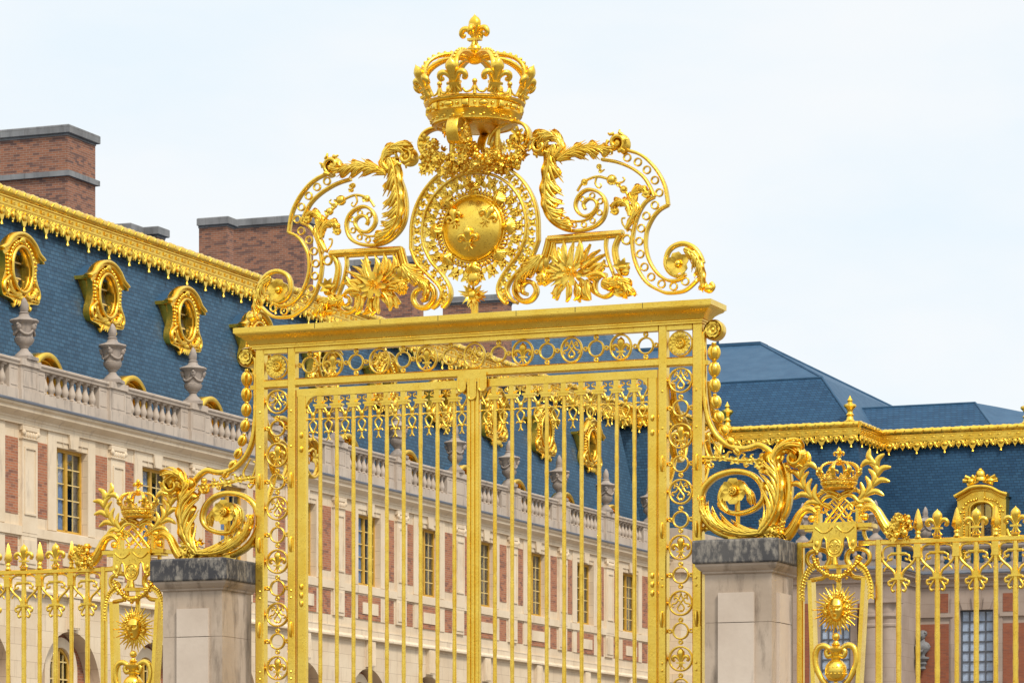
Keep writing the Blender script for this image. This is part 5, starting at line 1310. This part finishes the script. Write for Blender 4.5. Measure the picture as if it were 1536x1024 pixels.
chimney(103, 186, 149, 4.2, 0, band=1.55)
chimney(196, 334, 216, 2.2, 0); chimney(237, 339, 253, 2.6, 0, inset=8.4)
chimney(342, 324, 356, 1.25, 0); chimney(458, 321, 475, 3.6, 0, inset=9.3)
chimney(620, 383, 640, 2.9, 0); chimney(757, 440, 772, 3.0, 0)
# urns on the balustrade (things of their own)
UM = urn_mb(); u0 = None
ulab = {0: 'grey stone urn on the balustrade nearest the left edge of the photo', 1: 'grey stone urn on the balustrade, second from the left edge', 2: 'grey stone urn on the balustrade, third from the left edge',
        3: 'grey stone urn on the balustrade hidden behind the left gate post and husk chain', 4: 'grey stone urn seen through the far left bars of the gate', 5: 'grey stone urn seen through the middle of the left gate leaf',
        6: 'grey stone urn seen just left of the gate meeting stile', 7: 'grey stone urn seen just right of the gate meeting stile', 8: 'grey stone urn seen through the middle of the right gate leaf',
        9: 'grey stone urn before dark slates, seen through the right gate leaf', 10: 'farthest stone urn at the end of the balustrade by the right gate post'}
for k in range(0, 11):
    loc = (XW - 0.10, Y0 + k * BAY, 15.79)
    if u0 is None:
        u0 = UM.build('stone_urn', 'urn_stone', None, ang=50); q = u0
    else:
        q = u0.copy(); col.objects.link(q)
    q.location = loc; q.rotation_euler = (0, 0, 0.12 * ((k * 7) % 5)); tag(q, ulab[k], 'urn', 'stone urns on the roof balustrades')

# ------------------------------------------------ corner block at the end of the wing
pav = thing('corner_pavilion', (-40, 95.72, 0), 'slate roofed corner block at the far end of the brick wing', 'pavilion')
m = MB().box(-52, -30.3, 95.72, 118, 0, 14.4); m.box(-52, -30.2, 95.6, 118, 9.3, 9.65); m.box(-52, -30.1, 95.55, 118, 13.9, 14.4)
m.build('wall', 'facade_stone', pav)
m = MB(); m.box(-52, -30.25, 95.70, 118, 14.401, 15.77); m.build('parapet', 'parapet_stone', pav)
def mansard(x0, x1, y0, y1, ins, z0=14.5, z1=20.9):
    m = MB(); m.sweep([[(x0 + o, y0 + o, z), (x1 - o, y0 + o, z), (x1 - o, y1 - o, z), (x0 + o, y1 - o, z)] for o, z in ((ins * 0.35, z0), (ins, z1))]); return m
rx1 = at(885, 480, 105)[0]; rz1 = at(885, 480, 105)[1]
pr_ = mansard(-54, -29.8, 96.0, 118, 2.5)
b = len(pr_.v); cz_ = 21.2
x0, x1, ya, yb = -51.5, -32.2, 98.4, 115.5
pr_.v += [(x0, ya, cz_), (x1, ya, cz_), (x1, yb, cz_), (x0, yb, cz_), (x0 + 7, 105.5, rz1), (rx1, 105.5, rz1)]
pr_.f += [(b, b + 1, b + 5, b + 4), (b + 1, b + 2, b + 5), (b + 2, b + 3, b + 4, b + 5), (b + 3, b, b + 4), (b + 3, b + 2, b + 1, b)]
pr_.box(x0, x1, ya, yb, 20.85, 21.19)
pr_.build('roof', 'slate', pav, ang=15)
m, fr_ = MB(), MB(); crest(m, fr_, -36, -32.04, 98.24)
side_m, side_f = MB(), MB(); crest(side_m, side_f, 98.24, 108, 0)
RZ = Matrix(((0, -1, 0, -32.04), (1, 0, 0, 0), (0, 0, 1, 0), (0, 0, 0, 1)))
m.add(side_m, RZ); fr_.add(side_f, RZ)
q = m.build('roof_crest', 'gold_roof', pav); fr_.build('fringe', 'gold_roof', q)

# ------------------------------------------------ range closing the court on the right
rg_b = thing('palace_range', (-15, 104.5, 0), 'palace range with stepped blue slate roofs and gilded crest behind the right railing', 'palace range')
XC = at(1341, 900, 104.5)[0]; YR = 108.1; XS = at(1281, 633, 107)[0]
m = MB().box(-30.2, XC, 104.5, 122, 0, 14.4)
wx0, wx1, wz1 = at(1232, 900, 104.5)[0], at(1277, 900, 104.5)[0], 12.9
m2 = MB(); ww0, ww1 = at(1440, 915, YR)[0], at(1490, 915, YR)[0]; wz = at(1465, 914, YR)[1]
m2.box(XC, ww0, YR, YR + 0.5, 0, 14.4); m2.box(ww0, ww1, YR, YR + 0.5, wz, 14.4); m2.box(ww1, 13.0, YR, YR + 0.5, 0, 14.4)
m2.box(12.6, 13.0, YR + 0.51, 128, 0, 14.4); m.add(m2); m.build('wall', 'shaded_court_stone', rg_b)
MB().box(ww0 - 0.3, ww1 + 0.3, YR + 1.2, YR + 1.25, 0, 14).build('interior_wall', 'interior', rg_b)
P = lambda x, y, Y=YR: at(x, y, Y)
def pbox(mb, xl, yt, xr, yb, Yf, t=0.03, Y=YR):
    a, zt_ = P(xl, yt, Y); b, zb_ = P(xr, yb, Y); mb.box(a, b, Yf, Yf + t, zb_, zt_)
m = MB()
for q in ((1353.5, 891, 1370, 919), (1410, 890, 1422.5, 918), (1504.5, 889, 1521, 916), (1351, 937, 1423.5, 1300), (1504.5, 934, 1570, 1300)): pbox(m, *q, YR - 0.02, 0.015)
m.build('brick_panel', 'red_brick', rg_b)
m = MB()
a, b = P(1340, 920)[0], P(1430, 920)[0]; z = P(1385, 924)[1]; m.box(a, b, YR - 0.10, YR - 0.001, z - 0.07, z + 0.10)
a = P(1500, 917)[0]; z = P(1515, 921)[1]; m.box(a, 12, YR - 0.10, YR - 0.001, z - 0.07, z + 0.10)
m.box(ww0 - 0.42, ww0, YR - 0.05, YR - 0.001, 6.0, wz + 0.55); m.box(ww1, ww1 + 0.42, YR - 0.05, YR - 0.001, 6.0, wz + 0.55); m.box(ww0, ww1, YR - 0.05, YR - 0.001, wz, wz + 0.55)
wc = (ww0 + ww1) / 2
for dx in (-0.45, 0.0, 0.45): m.prism([(wc + dx - 0.16, wz), (wc + dx + 0.16, wz), (wc + dx * 1.3 + 0.22, wz + 0.55), (wc + dx * 1.3 - 0.22, wz + 0.55)], YR - 0.12, YR - 0.051)
m.build('window_surround', 'shaded_court_stone', rg_b, ang=30)
def pale_window(x0, x1, zt_, y, n=0):
    f, g, p = MB(), MB(), MB(); zb_ = 6.5; h = zt_ - zb_; w = x1 - x0
    f.box(x0, x0 + 0.07, y, y + 0.08, zb_, zt_); f.box(x1 - 0.07, x1, y, y + 0.08, zb_, zt_); f.box(x0 + 0.07, x1 - 0.07, y, y + 0.08, zt_ - 0.07, zt_); f.box((x0 + x1) / 2 - 0.05, (x0 + x1) / 2 + 0.05, y - 0.02, y + 0.08, zb_, zt_ - 0.07)
    for i in range(1, 15): f.box(x0 + 0.07, x1 - 0.07, y + 0.02, y + 0.06, zt_ - 0.07 - i * 0.44 - 0.03, zt_ - 0.07 - i * 0.44 + 0.03)
    for t in (0.26, 0.74): f.box(x0 + w * t - 0.03, x0 + w * t + 0.03, y + 0.018, y + 0.062, zb_, zt_ - 0.07)
    p.box(x0 + 0.05, x1 - 0.05, y + 0.04, y + 0.045, zb_, zt_ - 0.05)
    wi = f.build('window', 'grey_paint', rg_b); p.build('pane', 'glass', wi)
    MB().box(x0 + 0.05, x1 - 0.05, y + 0.075, y + 0.079, zb_, zt_ - 0.05).build('blind', 'blind', wi)
pale_window(ww0, ww1, wz, YR + 0.16)
pale_window(wx0, wx1, wz1, 104.5 - 0.11)
m = MB(); m.box(wx0 - 0.3, wx0 - 0.001, 104.36, 104.499, 6, wz1 + 0.4); m.box(wx1 + 0.001, wx1 + 0.3, 104.36, 104.499, 6, wz1 + 0.4); m.box(wx0 - 0.001, wx1 + 0.001, 104.36, 104.499, wz1, wz1 + 0.4)
m.build('window_surround', 'shaded_court_stone', rg_b)
m = MB()
for a, b in ((1201, 1214), (1284, 1296)): pbox(m, a, 905, b, 1300, 104.47, 0.025, 104.5)
m.build('brick_panel', 'red_brick', rg_b)
for px in (1308, 1333):
    cxx = at(px, 950, 104.0)[0]; m = MB()
    m.lathe([(0.42, 0.5), (0.40, 10.6), (0.36, 11.95), (0.40, 11.98), (0.40, 12.08), (0.36, 12.12), (0.37, 12.3), (0.46, 12.42), (0.46, 12.5), (0.40, 12.52), (0.40, 12.95), (0.46, 13.0)], cxx, 104.1, 0, 26)
    m.box(cxx - 0.52, cxx + 0.52, 103.58, 104.62, 13.001, 13.2); m.box(cxx - 0.55, cxx + 0.55, 103.55, 104.65, 0, 0.5); m.build('column', 'shaded_court_stone', rg_b, ang=30)
# cornice, parapet, balustrade
def run(mb, prof, pts):
    """profile (outward offset, z) swept along a plan polyline with mitres; outward is to the right-hand side seen along -y"""
    secs = []
    for i, (x, y) in enumerate(pts):
        d1 = d2 = None
        if i > 0: d1 = Vector((x - pts[i - 1][0], y - pts[i - 1][1])).normalized()
        if i < len(pts) - 1: d2 = Vector((pts[i + 1][0] - x, pts[i + 1][1] - y)).normalized()
        n1 = Vector((d1.y, -d1.x)) if d1 else None; n2 = Vector((d2.y, -d2.x)) if d2 else None
        n = n1 if n2 is None else n2 if n1 is None else (n1 + n2) / (1 + n1.dot(n2))
        secs.append([(x + n.x * o, y + n.y * o, z) for o, z in prof])
    return mb.sweep(secs)
plan = [(-30.2, 104.5), (XC, 104.5), (XC, YR), (13.0, YR)]
m = run(MB(), [(-o, z) for o, z in cprof], plan); m.build('cornice', 'shaded_court_stone', rg_b, ang=20)
m = run(MB(), [(0.45, 14.48), (0.46, 14.53), (0.1, 14.66), (-0.4, 14.66), (-0.4, 14.49)], plan); m.build('gutter_flashing', 'lead_grey', rg_b, ang=20)
m = run(MB(), [(0.02, 14.661), (0.02, 14.95), (-0.3, 14.95), (-0.3, 14.661)], plan)
run(m, [(0.0, 15.59), (0.05, 15.62), (0.09, 15.70), (0.09, 15.77), (-0.33, 15.77), (-0.33, 15.59)], plan)
px_ped = [XC + 0.5, P(1388, 800)[0], P(1388, 800)[0] + 4.9, P(1388, 800)[0] + 9.8]
for x in px_ped[1:]: m.box(x - 0.5, x + 0.5, YR - 0.09, YR + 0.3, 14.951, 15.589)
m.box(XC + 0.01, px_ped[1] - 0.501, YR + 0.02, YR + 0.3, 14.951, 15.589)
for x in (XC - 0.6, XC - 5.0): m.box(x - 0.5, x + 0.5, 104.41, 104.8, 14.951, 15.589)
rb = m.build('balustrade', 'urn_stone', rg_b, ang=25)
off = OFF[rb.name]; b0 = None
xs = [(x, YR) for i in range(3) for x in [px_ped[i] + 0.72 + 0.4 * q for q in range(int((px_ped[i + 1] - px_ped[i] - 1.2) / 0.4))]] + [(XC - 4.2 + 0.4 * q, 104.5) for q in range(8)]
for x, y in xs:
    if b0 is None:
        b0 = BM.build('baluster', 'urn_stone', None, ang=30); b0.parent = rb; q = b0
    else: q = b0.copy(); col.objects.link(q); q.parent = rb
    q.location = (x - off[0], y + 0.15 - off[1], 14.93)
# slate roofs
INS = 2.5
lower = [(XC - 0.0, 104.5)]
m = run(MB(), [(-1.0, 14.5), (-INS, 20.85), (-INS - 0.6, 20.85), (-INS - 0.6, 14.5)], [(-36.0, 104.5), (XC, 104.5), (XC, YR), (13.0, YR)])
def facet(mb, *p):
    b = len(mb.v); mb.v += list(p); mb.f.append(tuple(range(b, b + len(p))))
YA = 104.5 + INS; YB = YR + INS; XH = XC - INS
# main hip roof over the projecting part: eaves, break line, ridge
e0 = (-42.0, YA, 21.12); e1 = (XH, YA, 21.12)
bk = at(1233, 566, YA + 2.6); k1 = (bk[0], YA + 2.6, bk[1]); k0 = (-42.0, YA + 2.6, bk[1])
rd = at(1141, 516, YA + 8.0); r1 = (rd[0], YA + 8.0, rd[1]); r0 = (-42.0, YA + 8.0, rd[1])
e2 = (XH, YA + 18, 21.12); k2 = (bk[0], YA + 15.4, bk[1]); r2 = (rd[0], YA + 9.0, rd[1])
facet(m, e0, e1, k1, k0)
m.build('roof', 'slate_far', rg_b, ang=15)
m = MB(); facet(m, k0, k1, r1, r0); facet(m, e1, e2, k2, k1); facet(m, k1, k2, r2, r1); facet(m, r0, r1, r2, (-42.0, YA + 9, rd[1])); facet(m, (-42.0, YA + 9, rd[1]), r2, k2, (-42.0, YA + 15.4, bk[1]))
m.tube([k0, k1], 0.06, 6); m.tube([r1, k1], 0.07, 6); m.tube([k1, e1], 0.06, 6); m.tube([r2, k2], 0.09, 6); m.box(-42, rd[0], YA + 7.9, YA + 9.1, rd[1] - 0.02, rd[1] + 0.12)
m.box(rd[0] - 2.2, rd[0] - 2.1, YA + 8, YA + 8.1, rd[1], rd[1] + 0.35)
m.build('upper_roof', 'lead_blue', rg_b, ang=15)
# lower roof over the recessed part
ra = at(1310, 606, YB + 2.2); rb_ = at(1463, 604, YB + 2.2); be = at(1492, 636, YB)
m = MB(); p0 = (XH - 1.0, YB, 21.12); p1 = (be[0], YB, 21.12); p2 = (rb_[0], YB + 2.2, rb_[1]); p3 = (XH - 3.0, YB + 2.2, rb_[1])
facet(m, p0, p1, p2, p3); facet(m, p3, p2, (rb_[0], YB + 9, 21.1), (XH - 3.0, YB + 9, 21.1))
m.build('roof', 'slate_far', rg_b, ang=15)
m = MB(); tail = at(1600, 640, YB + 4); facet(m, p1, (be[0] + 5.5, YB + 4, 21.1), (rb_[0] + 0.6, YB + 4, rb_[1]), p2)
m.tube([p3, p2], 0.06, 6); m.tube([p2, p1], 0.05, 6)
sa = at(1512, 616, YB + 8); m.v += []
b_ = len(m.v); zz = sa[1]; m.v += [(sa[0] - 1.6, YB + 7.0, 21.0), (sa[0] + 3.6, YB + 7.0, 21.0), (sa[0] + 0.6, YB + 8.5, zz), (sa[0] - 0.5, YB + 8.5, zz), (sa[0] - 1.6, YB + 14, 21.0), (sa[0] + 3.6, YB + 14, 21.0)]
m.f += [(b_, b_ + 1, b_ + 2, b_ + 3), (b_ + 1, b_ + 5, b_ + 2), (b_ + 5, b_ + 4, b_ + 3, b_ + 2), (b_ + 4, b_, b_ + 3)]
m.box(be[0] - 4, 13.0, YB + 0.1, YB + 10, 20.8, 21.09)
m.build('upper_roof', 'lead_blue', rg_b, ang=15)
m, fr_ = MB(), MB(); crest(m, fr_, -31.9, XH + 0.26, YA - 0.26); crest(m, fr_, XH + 0.30, 13.0, YB - 0.26)
s1, s2 = MB(), MB(); crest(s1, s2, YA - 0.3, YB - 0.3, 0)
RZ = Matrix(((0, -1, 0, XH + 0.26), (1, 0, 0, 0), (0, 0, 1, 0), (0, 0, 0, 1)))
m.add(s1, RZ); fr_.add(s2, RZ)
q = m.build('roof_crest', 'gold_roof', rg_b); fr_.build('fringe', 'gold_roof', q)
for px, py, Y in ((1275, 628, YA), (1091, 640, YA), (1540, 632, YB)):
    x, z = at(px, py, Y); m = MB()
    m.lathe([(0.26, 0), (0.26, 0.12), (0.16, 0.2), (0.14, 0.34), (0.20, 0.40), (0.13, 0.46), (0.12, 0.56), (0.16, 0.66), (0.28, 0.78), (0.27, 0.86), (0.12, 0.92), (0.10, 1.0), (0.13, 1.05), (0.08, 1.12), (0.0, 1.28)], x, Y, 21.2, 16)
    m.build('finial', 'gold_roof', rg_b)
# gilded dormer with trophy
DYR = YR + 1.15
D = lambda x, y: at(x, y, DYR)
m = MB()
x0, x1 = D(1436, 800)[0], D(1509, 800)[0]; o0, o1 = D(1455, 800)[0], D(1490, 800)[0]; zt_ = D(1472, 752)[1]; xc = (o0 + o1) / 2; ow = (o1 - o0) / 2
zs = zt_ - 0.35
m.box(x0, o0, DYR, DYR + 0.3, 14.6, zs + 0.75); m.box(o1, x1, DYR, DYR + 0.3, 14.6, zs + 0.75)
hd = [(o0, zs)] + arc(xc, zs, ow, 180, 0, 14, 0.35) + [(o1, zs), (o1, zs + 0.75)]
pa = [D(*q) for q in ((1512, 741.5), (1500, 738), (1487, 731.5), (1472, 729.5), (1457, 731.5), (1445, 738.5), (1433, 745))]
m.prism([(o0, zs), ] + arc(xc, zs, ow, 180, 0, 14, 0.35)[1:-1] + [(o1, zs), (o1, zs + 0.74)] + [p for p in smooth(pa, 3) if o0 < p[0] < o1] + [(o0, zs + 0.74)], DYR, DYR + 0.29)
sm = smooth(pa, 4)
m.prism([(x1, zs + 0.60)] + [(p[0] * 0.96 + xc * 0.04, p[1] - 0.05) for p in sm] + [(x0, zs + 0.60)], DYR + 0.01, DYR + 0.28)
m.band(sm, 0.16, 0.5, DYR - 0.02); m.band([(p[0] * 0.93 + xc * 0.07, p[1] - 0.16) for p in sm], 0.06, 0.2, DYR - 0.02)
m.band([(o0, 14.6), (o0, zs)] + arc(xc, zs, ow, 180, 0, 14, 0.35)[1:-1] + [(o1, zs), (o1, 14.6)], 0.12, 0.14, DYR - 0.04)
for k in (-1, 1):
    for i in range(16): m.ball((xc + k * (ow + 0.28), DYR - 0.02, zs - 0.1 - i * 0.12), 0.055, 6, 4)
    for i in range(8): m.ball((xc + k * (0.12 + i * 0.12), DYR - 0.05, zs + 0.52 - 0.05 * math.sin(i) - 0.012 * i * i), (0.07, 0.05, 0.06), 7, 5)
    xx = x1 if k > 0 else x0
    m.tube([(xx + k * a, DYR + 0.1, b) for a, b in smooth([(0.0, zs - 0.9), (0.12, zs - 1.2), (0.32, zs - 1.45), (0.40, zs - 1.75), (0.25, zs - 1.9)], 4)], 0.11, 7)
m.box(xc - 0.14, xc + 0.14, DYR - 0.10, DYR, zs + 0.30, zs + 0.80)
m.box(x0, x1, DYR + 0.3, DYR + 1.7, zs - 0.4, zs + 0.55); m.box(x0, o0, DYR + 0.3, DYR + 1.5, 14.6, zs - 0.401); m.box(o1, x1, DYR + 0.3, DYR + 1.5, 14.6, zs - 0.401)
dd = m.build('dormer', 'gold_roof', rg_b)
m = MB(); tc = D(1471, 722); rgx = random.Random(2)
m.ball((tc[0], DYR, tc[1] + 0.28), (0.24, 0.24, 0.27), 12, 8); m.lathe([(0.26, 0), (0.27, 0.10), (0.20, 0.2)], tc[0], DYR, tc[1] + 0.02, 14); m.ball((tc[0], DYR, tc[1] + 0.52), (0.10, 0.16, 0.08), 9, 6)
for k in (-1, 1):
    for a, L in ((8, 0.80), (22, 0.75), (38, 0.5), (-6, 0.6)):
        a2 = a if k > 0 else 180 - a
        m.tube([(tc[0] + 0.1 * k, DYR, tc[1]), (tc[0] + L * math.cos(R_(a2)), DYR - 0.05, tc[1] - 0.05 + L * math.sin(R_(a2)))], lambda t: 0.05 + 0.05 * t, 7)
    m.ball((tc[0] + k * 0.45, DYR - 0.05, tc[1] + 0.02), (0.2, 0.16, 0.14), 10, 6)
m.build('trophy', 'gold_roof', dd)
f = MB(); f.box(xc - 0.06, xc + 0.06, DYR + 0.15, DYR + 0.24, 14.6, zt_); f.box(o0, o1, DYR + 0.16, DYR + 0.23, zs - 0.42, zs - 0.34); f.box(o0 + 0.06, o0 + 0.14, DYR + 0.15, DYR + 0.23, 14.6, zs + 0.2); f.box(o1 - 0.14, o1 - 0.06, DYR + 0.15, DYR + 0.23, 14.6, zs + 0.2); f.box(o0, o1, DYR + 0.16, DYR + 0.23, zs - 1.3, zs - 1.24)
wf = f.build('window', 'ochre_paint', dd); MB().box(o0, o1, DYR + 0.245, DYR + 0.25, 14.6, zt_).build('pane', 'glass', wf); MB().box(o0 - 0.05, o1 + 0.05, DYR + 0.7, DYR + 0.75, 14.6, zt_ + 0.1).build('backing', 'interior', wf)
l = MB(); l.prism([(x0 - 0.1, zs + 0.56)] + [(x1 + 0.1, zs + 0.56)] + [(p[0], p[1] + 0.06) for p in sm], DYR + 0.29, DYR + 1.9); l.build('lead_roof', 'lead_blue', dd)
# urns on the right range and the carved bust
for (px, Y, lab) in ((1204, 104.5, 'grey stone urn behind the right scroll buttress, below the blue slate roof'), (1313, 104.5, 'grey stone urn on the far balustrade right of the gilded sun pilaster'), (1388, YR, 'grey stone urn behind the spear tips, between sun pilaster and gilded dormer')):
    q = u0.copy(); col.objects.link(q); q.location = (at(px, 790, Y + 0.15)[0], Y + 0.15, 15.78); q.rotation_euler = (0, 0, 0.3); tag(q, lab, 'urn', 'stone urns on the roof balustrades')
bu = thing('wall_bust', (P(1386, 1005)[0], YR - 0.25, P(1386, 1005)[1]), 'weathered grey stone bust on a carved bracket against the red brick panel', 'bust')
bx, bz = P(1386, 1005); m = MB()
m.lathe([(0.05, 0.0), (0.16, 0.06), (0.12, 0.16), (0.20, 0.28), (0.16, 0.38), (0.30, 0.50), (0.30, 0.58)], bx, YR - 0.25, bz, 16); m.build('bracket', 'grey_stone', bu)
m = MB(); m.lathe([(0.14, 0.58), (0.10, 0.66), (0.16, 0.76), (0.34, 0.92), (0.37, 1.06), (0.28, 1.20), (0.12, 1.28), (0.10, 1.38)], bx, YR - 0.25, bz, 18); m.v = [(x, YR - 0.25 + (y - YR + 0.25) * 0.65, z) for x, y, z in m.v]
m.ball((bx, YR - 0.27, bz + 1.55), (0.15, 0.17, 0.20), 14, 10); m.add(face_mb(0.34), Matrix.Translation((bx, YR - 0.34, bz + 1.53)))
for i in range(22):
    a = i * 0.6; m.ball((bx + 0.15 * math.cos(a), YR - 0.24 + 0.1 * math.sin(a * 1.7), bz + 1.62 + 0.10 * math.sin(a)), 0.055, 7, 5)
for k in (-1, 1): m.tube([(bx + k * 0.30, YR - 0.35, bz + 1.10), (bx - k * 0.05, YR - 0.45, bz + 0.80)], 0.05, 6)
m.build('bust', 'grey_stone', bu)

# ================================================================ GROUND, SKY, LIGHT, CAMERA
m = MB(); N = 24
m.quad_grid([[(-450 + 900 * i / N, -350 + 900 * j / N, 0) for i in range(N + 1)] for j in range(N + 1)])
g = m.build('ground', 'paving', None, smooth_=False, flip=False); tag(g, kind='structure')
W = bpy.data.worlds.new('World'); sc.world = W; W.use_nodes = True; nt = W.node_tree
bg = nt.nodes['Background']; sky = nt.nodes.new('ShaderNodeTexSky'); sky.sky_type = 'NISHITA'; sky.sun_disc = False
SUN_EL, SUN_AZ = R_(48), R_(128)       # azimuth from +Y clockwise (towards +X): behind the camera, to its right
sky.sun_elevation = SUN_EL; sky.sun_rotation = SUN_AZ
tc = nt.nodes.new('ShaderNodeTexCoord'); sp = nt.nodes.new('ShaderNodeSeparateXYZ'); nt.links.new(tc.outputs['Generated'], sp.inputs[0])
mp = nt.nodes.new('ShaderNodeMapping'); mp.inputs['Scale'].default_value = (5, 5, 14); nt.links.new(tc.outputs['Generated'], mp.inputs[0])
nz = noise(nt, mp.outputs[0], 1.0, 6, 0.55)
cloud = ramp(nt, nz, [(0.30, (0.78, 0.865, 0.925)), (0.46, (0.855, 0.892, 0.918)), (0.60, (0.89, 0.905, 0.912))])
gr = nt.nodes.new('ShaderNodeMapRange'); nt.links.new(sp.outputs[2], gr.inputs[0]); gr.inputs[1].default_value = 0.22; gr.inputs[2].default_value = 0.9; gr.inputs[3].default_value = 10.2; gr.inputs[4].default_value = 15.5
gr.interpolation_type = 'SMOOTHSTEP'
vm = nt.nodes.new('ShaderNodeVectorMath'); vm.operation = 'SCALE'; nt.links.new(cloud, vm.inputs[0]); nt.links.new(gr.outputs[0], vm.inputs['Scale'])
cl = mix(nt, 0.94, sky.outputs[0], (1, 1, 1)); mxn = [n for n in nt.nodes if n.type == 'MIX'][-1]; nt.links.new(vm.outputs[0], mxn.inputs[7])
nt.links.new(cl, bg.inputs[0]); bg.inputs[1].default_value = 0.1
sl = bpy.data.lights.new('sun', 'SUN'); sl.energy = 2.6; sl.angle = R_(10); sl.color = (1.0, 0.91, 0.79)
so = bpy.data.objects.new('sun', sl); col.objects.link(so)
dirv = Vector((math.sin(SUN_AZ) * math.cos(SUN_EL), math.cos(SUN_AZ) * math.cos(SUN_EL), math.sin(SUN_EL)))
so.rotation_euler = dirv.to_track_quat('Z', 'Y').to_euler(); so.location = (20, -30, 40)
cam = bpy.data.cameras.new('camera'); cam.sensor_width = 36; cam.lens = 36 * F / 1536; cam.shift_y = (HOR - 512) / 1536; cam.clip_end = 2000; cam.clip_start = 1
co = bpy.data.objects.new('camera', cam); col.objects.link(co); co.location = (CX, CY, EYE); co.rotation_euler = (PI / 2, 0, TH); sc.camera = co
vs = sc.view_settings; sc.display_settings.display_device = 'sRGB'; vs.view_transform = 'Standard'; vs.look = 'None'; vs.exposure = 0.12; vs.gamma = 1.0; vs.use_curve_mapping = False
